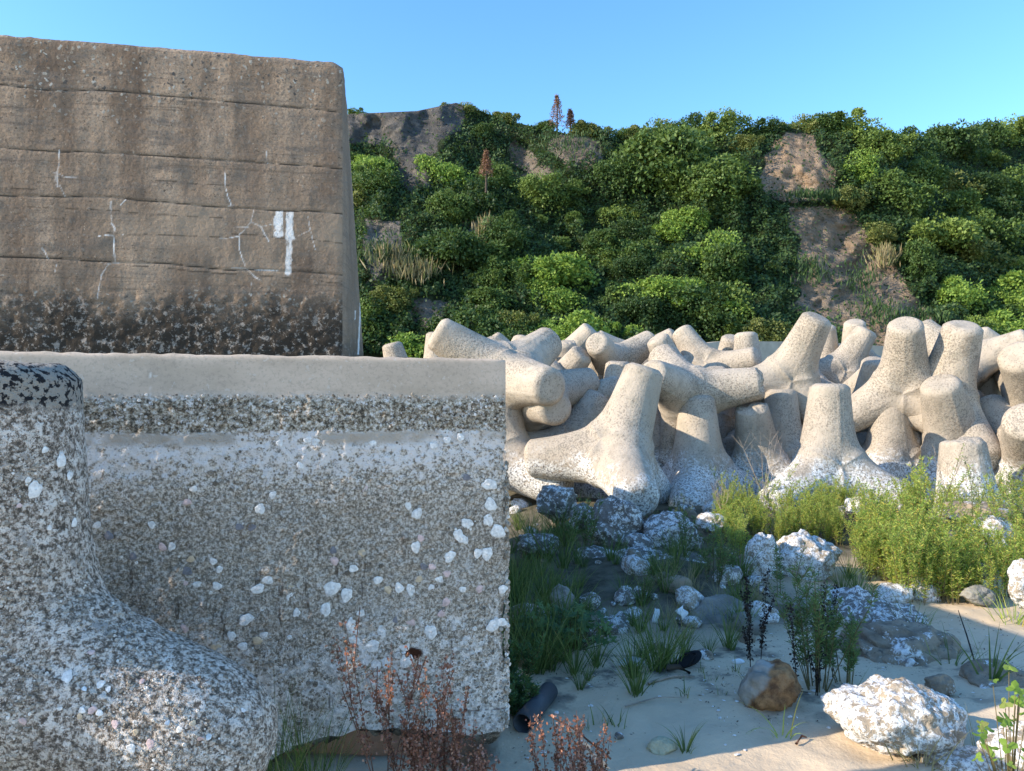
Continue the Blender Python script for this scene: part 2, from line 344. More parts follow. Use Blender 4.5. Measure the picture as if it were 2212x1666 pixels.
ys = np.concatenate([np.linspace(-60, 0.5, 8)[:-1], np.linspace(0.5, 2.4, 10)[:-1], np.linspace(2.4, 8, 190), np.linspace(8, 16, 60)[1:], np.linspace(16, 60, 30)[1:], np.linspace(60, 900, 12)[1:]])
GX, GY = np.meshgrid(xs, ys); GZ = gz(GX.ravel(), GY.ravel())
me = mesh('ground', np.stack([GX.ravel(), GY.ravel(), GZ], 1), grid_faces(len(xs), len(ys)), MSAND)
gx, gy = GX.ravel(), GY.ravel()
nn = fbm(np.stack([gx, gy, gx * 0], 1) * 1.1, 4, 31)
attr(me, 'litter', np.clip(sm(3.3, 4.0, gy + 0.25 * nn) * sm(-.6, .1, gx) * sm(3.0, 2.2, gx + 0.2 * nn), 0, 1))
soil = sm(4.3, 5.2, gy + 0.5 * nn - 0.25 * np.abs(gx - 1) ) * sm(2.6, 1.5, gx) + sm(6.2, 7.0, gy + 0.4 * nn) + sm(13, 15, gy)
attr(me, 'soil', np.clip(soil, 0, 1))
ground = tag(ob('ground', me), 'pale sand beach running back to dark rubble soil under the weeds', None, None, 'structure')
def G(x, y): return float(gz(x, y)[0])
def gpt(px, py):          # a point on the ground under a picture direction
    Y = 3.0
    for _ in range(25):
        x = (px - 1106) / 1600 * Y; Y = 0.6 * Y + 0.4 * (CAM_H - G(x, Y)) * 1600 / max(py - 868, 5)
    return (px - 1106) / 1600 * Y, Y

# ------------------------------------------------------------------ tall sea wall
WYAW = R(10.6); wc = np.array((-3.205, 14.0)); wd = np.array((-math.cos(WYAW), -math.sin(WYAW))); wn = np.array((-math.sin(WYAW), math.cos(WYAW)))
nxw, nyw = 430, 330
WL, ZT, ZB = 8.2, 1.5 + 735 / 1600 * 14.0, 0.6
t = np.linspace(0, WL, nxw); v = np.linspace(0, 1, nyw)
TT, VV = np.meshgrid(t, v); TT = TT.ravel(); VV = VV.ravel()
Zw = ZB + (ZT - ZB) * VV
Xw = wc[0] + wd[0] * TT; Yw = wc[1] + wd[1] * TT
PX = 1106 + 1600 * Xw / Yw; PY = 868 - (Zw - CAM_H) * 1600 / Yw
jit = fbm(np.stack([TT * 1.4, Zw * 0.3, TT * 0], 1), 5, 3)
joints = [[(-90, 172), (0, 181), (100, 193), (230, 197), (330, 205), (420, 213), (600, 230), (745, 243)],
          [(-90, 305), (0, 316), (130, 327), (290, 333), (480, 346), (600, 355), (745, 364)],
          [(-90, 415), (0, 421), (250, 428), (430, 443), (600, 457), (745, 459)],
          [(-90, 545), (0, 552), (200, 566), (350, 568), (500, 583), (745, 592)]]
minor = [[(0, 405), (75, 407)], [(60, 445), (250, 457), (420, 468), (480, 470)], [(330, 389), (430, 396), (500, 402)], [(500, 505), (640, 518), (745, 523)], [(230, 505), (500, 512)], [(280, 572), (420, 585), (740, 612)]]
crack = np.zeros(len(TT)); groove = np.zeros(len(TT))
wob = 2.4 * jit
for J in joints:
    d = segdist(PX, PY + wob, J); crack = np.maximum(crack, sm(np.clip(1.5 + 1.0 * fbm(np.stack([TT * 5, Zw, TT * 0], 1), 3, 7), .7, 9), 0.3, d)); groove = np.maximum(groove, np.exp(-(d / 2.5) ** 2))
for J in minor:
    d = segdist(PX, PY + wob, J); crack = np.maximum(crack, 0.7 * sm(1.6, 0.5, d) * (fbm(np.stack([TT * 6, Zw, TT * 0], 1), 2, 8) > -0.25))
q = 0.375
def Z2(*pp): return [(a * q, b * q) for a, b in pp]
limes = [(Z2((340, 860), (338, 930), (325, 985), (332, 1080)), 2.2), (Z2((325, 990), (318, 1020), (325, 1075)), 5.5), (Z2((330, 1000), (375, 1020), (440, 1020)), 1.2), (Z2((340, 1070), (370, 1130)), 1.4), (Z2((300, 997), (330, 1000)), 1.3),
         (Z2((640, 1160), (645, 1280), (665, 1310), (655, 1500)), 2.0), (Z2((600, 1512), (680, 1512)), 1.8), (Z2((620, 1515), (585, 1580), (570, 1650), (560, 1720)), 1.6), (Z2((560, 1370), (620, 1350), (710, 1350)), .9), (Z2((700, 1180), (725, 1150)), .9),
         (Z2((1300, 960), (1305, 1080), (1330, 1180)), 1.3), (Z2((1315, 1185), (1345, 1185)), 1.4), (Z2((1460, 1200), (1440, 1280), (1375, 1350), (1385, 1430), (1410, 1550), (1495, 1615)), 1.6),
         (Z2((1265, 1370), (1330, 1368), (1375, 1358)), 1.8), (Z2((1330, 1305), (1430, 1305)), 1.2), (Z2((1450, 1280), (1500, 1310), (1550, 1395)), 1.7), (Z2((1500, 1310), (1580, 1295)), .8), (Z2((1325, 1550), (1420, 1553), (1600, 1560)), 1.3),
         (Z2((1770, 1240), (1785, 1330), (1815, 1440)), 1.0), (Z2((1720, 1360), (1780, 1335)), .9), (Z2((240, 1425), (262, 1450), (275, 1490)), 1.2), (Z2((325, 1525), (310, 1580)), 1.0), (Z2((1535, 870), (1542, 935)), 1.2), (Z2((1455, 1620), (1453, 1700)), .8)]
jx_ = 2.2 * fbm(np.stack([TT * 3, Zw * 3, TT * 0], 1), 4, 55); jy_ = 2.2 * fbm(np.stack([TT * 3, Zw * 3, TT * 0], 1), 4, 66)
lime = np.zeros(len(TT)); ragg = 1 + 0.35 * fbm(np.stack([TT * 9, Zw * 9, TT * 0], 1), 3, 12)
for J, wd_ in limes: lime = np.maximum(lime, sm(wd_ * .72 * ragg + 0.4, wd_ * ragg * 0.2, segdist(PX + jx_, PY + jy_, J)) * np.clip(.75 + .5 * jx_ / 2.2, .35, 1))
for (x0, x1, y0, y1) in [(593, 611, 457, 509), (617, 635, 457, 512), (616, 630, 512, 590)]:
    rr = 2.5 * fbm(np.stack([TT * 8, Zw * 8, TT * 0], 1), 3, 14)
    lime = np.maximum(lime, sm(-1, 1, np.minimum(np.minimum(PX - x0, x1 - PX), np.minimum(PY - y0, (y1 - PY) * 0.4)) + rr) * (0.9 if y0 < 500 else 0.8))
nzw = fbm(np.stack([TT * 1.5, Zw * 1.5, TT * 0], 1), 5, 22)
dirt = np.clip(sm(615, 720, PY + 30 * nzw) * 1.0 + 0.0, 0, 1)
stones = np.clip(sm(330, 120, PY + 60 * nzw) + 0.18 + sm(610, 660, PY + 20 * nzw) * sm(730, 700, PY), 0, 1)
tan = np.clip(sm(400, 480, PY) * sm(640, 560, PY) * sm(100, 400, PX) * (0.5 + 0.6 * nzw), 0, 1)
disp = 0.008 * fbm(np.stack([TT * 3, Zw * 3, TT * 0], 1), 5, 40) - 0.014 * groove + 0.014 * sm(610, 650, PY) * fbm(np.stack([TT * 6, Zw * 8, TT * 0], 1), 4, 44)
topround = 0.06 * np.exp(-(ZT - Zw) / 0.05) + 0.015 * np.clip(fbm(np.stack([TT * 4, Zw * 2, TT * 0], 1), 3, 50), 0, 1) * np.exp(-(ZT - Zw) / 0.08)
endround = 0.03 * np.exp(-TT / 0.03)
off = -disp + topround + endround
Zj = Zw + (VV > 0.999) * 0.012 * fbm(np.stack([TT * 5, TT * 0, TT * 0], 1), 4, 77)
topcorner = 0.08 * sm(0.30, 0, TT) ** 2 * sm(0.95, 1, VV) ** 2
V1 = np.stack([Xw + wn[0] * off, Yw + wn[1] * off, Zj - topcorner], 1)
F1 = grid_faces(nxw, nyw)[:, ::-1]
me = mesh('wall_face', V1, F1, MW)
for nm_, a_ in (('crack', np.clip(crack, 0, 1)), ('lime', np.clip(lime, 0, 1)), ('dirt', dirt), ('stones', stones), ('tan', tan)): attr(me, nm_, a_)
wall = empty('sea_wall', (wc[0] - 3, 13.5, 0.5), 'tall brown weathered concrete sea wall with white lime streaks, left background', 'sea wall')
def under(o, par):
    o.parent = par; o.matrix_parent_inverse = Matrix.Translation(-par.location); return o
under(ob('weathered_face', me), wall)
# end, top and back of the wall as one shell butted to the face
fr = V1.reshape(nyw, nxw, 3)[:, 0, :]; ns = 26
bt = np.array(P(786, 768, 15.9)); tp = np.array(P(749, 150, 15.9)); bt = tp + (bt - tp) * ((tp[2] - 0.55) / (tp[2] - bt[2]))
back = tp[None] + (bt - tp)[None] * (1 - v)[:, None]
back[:, 2] = fr[:, 2] * 1.0
end = []
for k in range(ns):
    f_ = k / (ns - 1); row = fr * (1 - f_) + back * f_
    bul = 0.02 * math.sin(math.pi * min(f_ * 2.2, 1))
    nz_ = 0.02 * fbm(np.stack([row[:, 1] * 3, row[:, 2] * 3, row[:, 0]], 1), 4, 61)
    row = row.copy(); row[:, 0] += (bul + nz_) * (1 if 0 < k < ns - 1 else 0); end.append(row)
end = np.array(end).transpose(1, 0, 2).reshape(-1, 3)
me = mesh('wall_end', end, grid_faces(ns, nyw), MW)
ey = 868 - (end[:, 2] - CAM_H) * 1600 / end[:, 1]; ex = 1106 + 1600 * end[:, 0] / end[:, 1]
for nm_, a_ in (('crack', np.zeros(len(end))), ('lime', np.maximum(sm(2.2, .8, segdist(ex, ey, [(779, 655), (777, 700), (774, 765)])), sm(1.2, .4, segdist(ex, ey, [(768, 672), (767, 690)])))), ('dirt', sm(700, 780, ey) * 0.6), ('stones', np.full(len(end), .15)), ('tan', np.full(len(end), .4))): attr(me, nm_, a_)
under(ob('end_face', me), wall)
tr_ = V1.reshape(nyw, nxw, 3)[-1]
bk = tr_ + np.array([wn[0], wn[1], 0])[None] * 1.7; bk[0] = back[-1]
dn = bk.copy(); dn[:, 2] = 0.5
Vt = np.concatenate([tr_, bk, dn]); Ft = np.concatenate([grid_faces(nxw, 3)])[:, ::-1]
me = mesh('wall_top', Vt, Ft, MW)
for nm_ in ('crack', 'lime', 'dirt', 'tan'): attr(me, nm_, np.zeros(len(Vt)))
attr(me, 'stones', np.ones(len(Vt)) * .6)
under(ob('top_and_back', me), wall)

lf = V1.reshape(nyw, nxw, 3)[:, -1, :][::20]; lb = lf + np.array([wn[0], wn[1], 0]) * 1.7; lb[:, 2] = lf[:, 2]
me = mesh('wall_left', np.concatenate([lf, lb]), grid_faces(len(lf), 2), MW)
for nm_ in ('crack', 'lime', 'dirt', 'tan', 'stones'): attr(me, nm_, np.zeros(len(lf) * 2))
under(ob('left_face', me), wall)
# ------------------------------------------------------------------ foreground slab
SYAW = R(14.5); s0 = np.array((-0.022, 2.95)); sd_ = np.array((-math.cos(SYAW), -math.sin(SYAW))); sn = np.array((-math.sin(SYAW), math.cos(SYAW)))
STOP = CAM_H + 93 / 1600 * 2.95
def sbot(t):   # bottom edge of the face, broken away
    pts = [(0, 0.18), (0.15, 0.19), (0.27, 0.215), (0.42, 0.25), (0.62, 0.26), (0.8, 0.225), (0.95, 0.16), (1.1, 0.05), (1.3, 0.0), (3.4, -0.05)]
    return np.interp(t, [a for a, b in pts], [b for a, b in pts])
ns_x, ns_y = 430, 260
t = np.linspace(0, 3.0, ns_x); v = np.linspace(0, 1, ns_y); TT, VV = np.meshgrid(t, v); TT = TT.ravel(); VV = VV.ravel()
B = sbot(TT) + 0.012 * fbm(np.stack([TT * 14, TT * 0, TT * 0], 1), 3, 2) * (TT < 2.9)
ZZ = B + (STOP - B) * VV
rel = 0.006 * fbm(np.stack([TT * 5, ZZ * 5, TT * 0], 1), 5, 13) * sm(1.55, 1.45, ZZ) + 0.0035 * fbm(np.stack([TT * 40, ZZ * 40, TT * 0], 1), 3, 14) * sm(1.53, 1.49, ZZ)
rough_edge = 0.016 * fbm(np.stack([ZZ * 16, TT * 0, TT * 0], 1), 4, 19) * sm(1.36, 1.25, ZZ)
eoff = 0.015 * np.exp(-TT / 0.012) + 0.010 * np.exp(-(STOP - ZZ) / 0.006)
edge = rough_edge * np.exp(-TT / 0.03)
X = s0[0] + sd_[0] * (TT + edge) + sn[0] * (eoff - rel); Y = s0[1] + sd_[1] * (TT + edge) + sn[1] * (eoff - rel)
topn = (VV > .999) * (0.003 * fbm(np.stack([TT * 22, TT * 0, TT * 0], 1), 3, 33) - 0.018 * np.exp(-TT / 0.012))
VS = np.stack([X, Y, ZZ + topn], 1)
me = mesh('slab_face', VS, grid_faces(ns_x, ns_y)[:, ::-1], MS)
sx = 1106 + 1600 * X / Y; sy = 868 - (ZZ - CAM_H) * 1600 / Y
rg = fbm(np.stack([TT * 30, ZZ * 30, TT * 0], 1), 3, 71)
rust = np.maximum(sm(-1.5, 2, 14 - np.hypot((sx - 893) * 0.62, sy - 1411) + 3 * rg), 0.6 * sm(4, 1, segdist(sx, sy, [(868, 1415), (875, 1445)]) + rg))
rust = np.maximum(rust, 0.55 * sm(5, 2, np.hypot(sx - 888, (sy - 1375) * 0.6) + rg))
rust = np.maximum(rust, 0.9 * sm(1.6, .5, segdist(sx, sy + 1.5 * rg, [(925, 1537), (1010, 1536), (1096, 1531)])))
attr(me, 'rust', np.clip(rust, 0, 1))
ck = np.maximum(sm(1.8, .6, segdist(sx + 1.5 * rg, sy, [(322, 795), (328, 820), (325, 860)])), .5 * sm(1.3, .5, segdist(sx + rg, sy, [(737, 790), (740, 862)])))
attr(me, 'crack', np.clip(ck, 0, 1))
slab = empty('concrete_block', (s0[0] - 1, 2.9, 0.1), 'large barnacle and oyster covered concrete block filling the left foreground', 'concrete block')
face = under(ob('crusted_face', me), slab)
# right end + top + back shell
rt = VS.reshape(ns_y, ns_x, 3)[:, 0, :]; nb = 140; SD = 4.5
rows = []
ky = np.linspace(0, 1, nb) ** 1.5 * SD
for j in range(ns_y):
    pass
rt2 = rt[::4]; nj = len(rt2)
E = rt2[:, None, :] + np.stack([sn[0] * ky, sn[1] * ky, ky * 0], 1)[None]
E = E.reshape(-1, 3)
nz_ = 0.02 * fbm(np.stack([E[:, 0] * 3, E[:, 1] * 8, E[:, 2] * 8], 1), 4, 15)
msk = np.tile((ky > 0), nj) * sm(1.45, 1.2, E[:, 2]); E[:, 0] += nz_ * msk
me = mesh('slab_end', E, grid_faces(nb, nj), MS); attr(me, 'rust', np.zeros(len(E))); attr(me, 'crack', np.zeros(len(E)))
under(ob('end_face', me), slab)
tp_ = VS.reshape(ns_y, ns_x, 3)[-1][::5]; bk = tp_ + np.array([sn[0], sn[1], 0]) * SD; dn = bk.copy(); dn[:, 2] = -0.1
me = mesh('slab_top', np.concatenate([tp_, bk, dn]), grid_faces(len(tp_), 3)[:, ::-1], MS)
attr(me, 'rust', np.zeros(len(tp_) * 3)); attr(me, 'crack', np.zeros(len(tp_) * 3)); under(ob('top_and_back', me), slab)
lf = VS.reshape(ns_y, ns_x, 3)[:, -1, :][::20]; lb = lf + np.array([sn[0], sn[1], 0]) * SD
me = mesh('slab_left', np.concatenate([lf, lb]), grid_faces(len(lf), 2), MS); attr(me, 'rust', np.zeros(len(lf) * 2)); attr(me, 'crack', np.zeros(len(lf) * 2)); under(ob('left_face', me), slab)
# broken rubble underside: curls from the bottom edge down and back
bt_ = VS.reshape(ns_y, ns_x, 3)[0]; tb = t; rows = []
for k, (back_, drop) in enumerate([(0, 0), (0.015, 0.035), (0.05, 0.065), (0.11, 0.085), (0.2, 0.075), (0.35, 0.05), (0.7, 0.02)]):
    r_ = bt_ + np.array([sn[0] * back_, sn[1] * back_, 0])
    dd = drop * (0.15 + 0.9 * sm(0.5, 0.0, tb) + 0.35 * np.clip(fbm(np.stack([tb * 6, tb * 0 + k, tb * 0], 1), 3, 5), -1, 1))
    r_[:, 2] -= dd; 
    if k: r_ += 0.028 * np.stack([fbm(np.stack([tb * 15, tb * 0 + k * .7, tb * 0 + a], 1), 3, 6 + a) for a in range(3)], 1)
    rows.append(r_)
me = mesh('slab_under', np.concatenate(rows), grid_faces(ns_x, len(rows)), MSU); under(ob('broken_underside', me), slab)

# shells and barnacles
rng = random.Random(4)
def shell_mesh(seed, mat, limpet=False):
    r_ = random.Random(seed); n = 16; rings = [(0, .30 if not limpet else .55), (.18, .34 if not limpet else .5), (.34, .22), (.5, .26), (.66, .15), (.8, .2), (.92, .06), (1.0, -.05)]
    ph = [r_.uniform(0, 6.28) for _ in range(4)]; V = [(r_.uniform(-.1, .1), r_.uniform(-.1, .1), rings[0][1])]; F = []
    cx, cy = r_.uniform(-.22, .22), r_.uniform(-.1, .3)
    for k, (rr, h) in enumerate(rings[1:]):
        for a in range(n):
            th = a / n * 2 * math.pi; o = 1 + .09 * math.sin(2 * th + ph[0]) + .10 * math.sin(3 * th + ph[1]) + .07 * math.sin(5 * th + ph[2]) + r_.uniform(-.06, .06)
            V.append((math.cos(th) * rr * o + cx * (1 - rr), math.sin(th) * rr * o * .9 + cy * (1 - rr), h + r_.uniform(-.025, .025)))
    for a in range(n): F.append((0, 1 + a, 1 + (a + 1) % n))
    for k in range(len(rings) - 2):
        for a in range(n):
            b0 = 1 + k * n; F.append((b0 + a, b0 + n + a, b0 + n + (a + 1) % n, b0 + (a + 1) % n))
    return mesh('oyster_shell', V, F, mat)
SHM = {c: [shell_mesh(i * 7 + 1, m_) for i in range(4)] for c, m_ in (('w', M_SHELLW), ('p', M_SHELLP), ('o', M_SHELLO), ('g', M_SHELLG))}
def place_shell(parent, p, n, r, c='w', name='oyster_shell'):
    o = bpy.data.objects.new(name, SHM[c][rng.randrange(4)]); col.objects.link(o)
    n = Vector(n).normalized(); qn = n.to_track_quat('Z', 'Y')
    o.parent = parent; o.matrix_parent_inverse = Matrix.Translation(-parent.location)
    o.location = Vector(p) + n * 0.004 * 0; o.rotation_mode = 'QUATERNION'
    from mathutils import Quaternion
    o.rotation_quaternion = Quaternion((rng.gauss(0, .12) , rng.gauss(0, .12), 1), 0) @ qn @ Quaternion((0, 0, 1), rng.uniform(0, 6.28))
    o.scale = (r, r * rng.uniform(.85, 1.05), r * .42)
    if c != 'w': o['label'] = {'p': 'pink shell', 'o': 'orange shell', 'g': 'dark grey shell'}[c]
sfn = (-sn[0], -sn[1], 0)
def slab_t(px, py):
    k = (px - 1106) / 1600     # solve x = k y on the face plane
    t_ = (s0[0] - k * s0[1]) / (k * sd_[1] - sd_[0]); x = s0[0] + sd_[0] * t_; y = s0[1] + sd_[1] * t_
    return t_, np.array((x, y, CAM_H - (py - 868) / 1600 * y)), y
A = [(1120,380,28),(1125,470,25),(1115,540,22),(1158,590,28),(1068,688,18),(1110,690,25),(1020,555,22),(980,605,22),(1000,625,22),(795,510,22),(790,660,22),(942,703,23),(755,475,14),(715,843,19),(767,852,22),(620,808,17),(413,845,30),(478,875,28),(228,870,24),(82,848,24),(126,808,20),(385,940,24),(28,985,26),(505,1018,32),(515,1078,22),(590,1103,32),(637,1042,25),(857,1040,26),(740,1107,20),(745,1165,30),(610,1183,23),(657,1180,22),(618,1228,15),(1135,1013,24),(1175,998,20),(1180,850,18),(895,803,15),(862,843,15),(768,995,17,'p'),(925,907,17,'p'),(930,780,13,'p'),(905,958,10,'p'),(812,620,12,'p'),(558,400,14,'p'),(686,390,14),(148,427,12),(92,490,20),(270,295,13),(665,850,15,'o'),(805,803,14,'o'),(548,685,13,'o'),(425,722,16,'p'),(510,757,17),(270,718,15,'p'),(543,957,15),(255,955,15),(78,1080,18,'o'),(108,1055,15),(1000,850,12),(1075,848,13,'p'),(825,748,14,'g'),(862,748,14,'p'),(420,675,13,'g'),(930,180,12),(990,168,14),(870,205,9),(601,196,11),(468,195,12),(340,188,15),(305,180,13),(180,195,9),(1018,348,12,'g'),(235,845,14,'o'),(700,990,13,'g')]
shells = [(518 + .4812 * a[0], 864 + .4812 * a[1], .4812 * a[2], a[3] if len(a) > 3 else 'w') for a in A]
A = [(870,400,9),(840,458,14,'p'),(1168,490,18),(682,560,14),(730,660,16,'p'),(772,658,15),(857,714,14,'o'),(958,724,14),(985,760,14),(840,768,18,'g'),(975,835,17),(885,827,14),(825,823,13,'p'),(830,1023,16,'p'),(970,1110,18,'o'),(1040,1058,17),(1155,1080,16,'o'),(1090,1105,18),(437,562,13),(598,703,14,'g'),(1075,570,14,'g'),(1130,572,14,'g'),(490,610,18,'g'),(985,1270,14)]
shells += [(.4812 * a[0], 864 + .4812 * a[1], .4812 * a[2], a[3] if len(a) > 3 else 'w') for a in A]
for px, py, r_, c in shells:
    t_, p, y = slab_t(px, py)
    place_shell(slab, p + np.array(sfn) * 0.004, sfn, max(r_, 7) * 1.18 * y / 1600, c)
def barnacles(name, Pn, Nn, Rr, mat, seed=1):
    n = len(Pn); rs = np.random.RandomState(seed); ref = np.where(np.abs(Nn[:, 2:3]) > .9, np.array([[1., 0, 0]]), np.array([[0, 0, 1.]]))
    U = np.cross(Nn, ref); U /= np.linalg.norm(U, axis=1)[:, None]; W = np.cross(Nn, U); k = 6
    th = np.arange(k) / k * 2 * math.pi; rings = []
    for rr, h in ((1.0, -.15), (.62, .55), (.34, .45)):
        a = th[None] + rs.rand(n, 1) * 6; jr = rr * (1 + .25 * (rs.rand(n, k) - .5))
        rings.append(Pn[:, None] + Rr[:, None, None] * (jr[..., None] * (np.cos(a)[..., None] * U[:, None] + np.sin(a)[..., None] * W[:, None]) + h * Nn[:, None]))
    cen = (Pn + Nn * Rr[:, None] * .12)[:, None]
    V = np.concatenate(rings + [cen], 1).reshape(-1, 3); b0 = np.arange(n)[:, None] * (3 * k + 1); F = []
    for r0 in (0, 1):
        for a in range(k):
            F.append(np.concatenate([b0 + r0 * k + a, b0 + r0 * k + (a + 1) % k, b0 + (r0 + 1) * k + (a + 1) % k, b0 + (r0 + 1) * k + a], 1))
    F = np.stack(F, 1).reshape(-1, 4)
    T = np.stack([np.concatenate([b0 + 2 * k + a, b0 + 2 * k + (a + 1) % k, b0 + 3 * k], 1) for a in range(k)], 1).reshape(-1, 3)
    return mesh(name, V, F.tolist() + T.tolist(), mat, False)
rs = np.random.RandomState(8); n = 26000
tt = rs.rand(n) * 2.15; zz = rs.rand(n) * 1.55
cl = fbm(np.stack([tt * 6, zz * 6, tt * 0], 1), 3, 91)
dens = np.where(zz > 1.5, .02 + 2.0 * (np.abs(zz - 1.515) < .012), np.where(zz > 1.38, .6, np.where(zz > 1.33, .12, np.where(zz > .8, .12 + .22 * (cl > .35), .22 + .35 * (cl > .2)))))
keep = (rs.rand(n) < dens) & (zz > sbot(tt) + .03) & (zz < 1.66)
tt, zz = tt[keep], zz[keep]; rr = (0.0024 + 0.0042 * rs.rand(len(tt)) ** 2.5) * np.where(zz > 1.38, 1.1, 1)
Pn = np.stack([s0[0] + sd_[0] * tt, s0[1] + sd_[1] * tt, zz], 1); Nn = np.tile(np.array(sfn), (len(tt), 1))
nb2 = 520; tb2 = rs.rand(nb2) * 2.1; zb2 = .25 + 1.0 * rs.rand(nb2) ** 1.3
Pn = np.concatenate([Pn, np.stack([s0[0] + sd_[0] * tb2, s0[1] + sd_[1] * tb2, zb2], 1)]); Nn = np.concatenate([Nn, np.tile(np.array(sfn), (nb2, 1))]); rr = np.concatenate([rr, .005 + .008 * rs.rand(nb2) ** 2])
# crust on the right-hand arris
ne = 420; ze = .2 + rs.rand(ne) * 1.05; Pe = np.stack([s0[0] + rs.randn(ne) * .004, s0[1] + rs.rand(ne) * .05, ze], 1); Ne = np.tile(np.array([.8, -.6, 0]), (ne, 1))
Pn = np.concatenate([Pn, Pe]); Nn = np.concatenate([Nn, Ne]); rr = np.concatenate([rr, .004 + .009 * rs.rand(ne) ** 2])
bo = under(ob('barnacles', barnacles('barnacles', Pn, Nn, rr, MBARN)), slab); bo['kind'] = 'stuff'

# ------------------------------------------------------------------ tetrapods
H = 1.72; LEG, RT, RB = .645 * H, .130 * H, .196 * H
dirs = [Vector((0, 0, 1))] + [Vector((math.sin(R(109.4712)) * math.cos(R(a)), math.sin(R(109.4712)) * math.sin(R(a)), math.cos(R(109.4712)))) for a in (90, 210, 330)]
def tetra_mesh(name, mat, seg=72, nt_=26, relief=0.006, seed=0, chip=None, RT=RT, RB=RB, fk=1.0, rnd=False):
    V = []; F = []
    for li, a in enumerate(dirs):
        oth = [d for d in dirs if d is not a]
        u = (oth[0] - a * oth[0].dot(a)).normalized(); w_ = a.cross(u)
        base = len(V)
        for s_ in range(seg):
            th = 2 * math.pi * s_ / seg; wv = u * math.cos(th) + w_ * math.sin(th)
            mx = max(wv.dot(b) for b in oth); e = (mx - .4714) / .4714; kf = (.03 + .07 * e) * fk
            r0 = RB + kf; 
            for _ in range(6):
                t0 = .75 * r0 * mx; r0 = RB + (RT - RB) * (t0 - .18) / (LEG - .18) + kf
            for k in range(nt_ + 4):
                if k < nt_:
                    f_ = (k / (nt_ - 1)) ** 1.35; t_ = t0 + (LEG - .055 - t0) * f_
                    r = RB + (RT - RB) * (t_ - .18) / (LEG - .18) + kf * math.exp(-(t_ - t0) / (.05 + .07 * e))
                    if rnd and li: r -= .085 * max(0, (t_ - (LEG - .30)) / .25) ** 2.2
                    if s_ % (seg // 3) == seg // 6 and k > 3: r += .007
                else:
                    t_, r = [(LEG - .028, RT - .018), (LEG - .004, RT - .052), (LEG, RT - .075), (LEG, RT * .3)][k - nt_]
                    if rnd and li: t_, r = [(LEG - .045, RT - .10), (LEG - .018, RT - .135), (LEG, RT - .18), (LEG + .008, RT * .1)][k - nt_]
                V.append(a * t_ + wv * r)
        c = len(V); V.append(a * (LEG + (.012 if rnd and li else .003))); nk = nt_ + 4
        for s_ in range(seg):
            s2 = (s_ + 1) % seg
            for k in range(nk - 1): F.append((base + s_ * nk + k, base + s2 * nk + k, base + s2 * nk + k + 1, base + s_ * nk + k + 1))
            F.append((base + s_ * nk + nk - 1, base + s2 * nk + nk - 1, c))
    Va = np.array([tuple(p) for p in V]); nr = Va / np.linalg.norm(Va, axis=1)[:, None]
    Va = Va + nr * (relief * fbm(Va * 5 + seed, 4, 5))[:, None]
    if chip is not None:       # one battered tip
        t0_ = Va @ np.array(dirs[chip]); Va = Va - np.array(dirs[chip]) * (sm(LEG - .12, LEG, t0_) * (.05 + .05 * fbm(Va * 7, 4, 8 + seed)))[:, None]
    import bmesh
    me = mesh(name, Va, F, mat); bm = bmesh.new(); bm.from_mesh(me); bmesh.ops.remove_doubles(bm, verts=bm.verts, dist=.004); bmesh.ops.recalc_face_normals(bm, faces=bm.faces); bm.to_mesh(me); bm.free()
    me.polygons.foreach_set('use_smooth', np.full(len(me.polygons), True))
    return me
TM = [tetra_mesh('tetrapod', MT, seed=0), tetra_mesh('tetrapod', MT, seed=11, chip=0), tetra_mesh('tetrapod', MT, seed=23, chip=1)]
def orient(d0, d1):
    e0 = Vector(d0).normalized(); x = Vector(d1); x = (x - e0 * x.dot(e0)).normalized(); y = e0.cross(x)
    # local frame: leg0 = +Z, leg1 lies in the +Y / -Z plane
    return Matrix((( -y.x, x.x, e0.x), (-y.y, x.y, e0.y), (-y.z, x.z, e0.z))).to_quaternion() if Matrix(((-y.x, x.x, e0.x), (-y.y, x.y, e0.y), (-y.z, x.z, e0.z))).determinant() > 0 else Matrix(((y.x, x.x, e0.x), (y.y, x.y, e0.y), (y.z, x.z, e0.z))).to_quaternion()
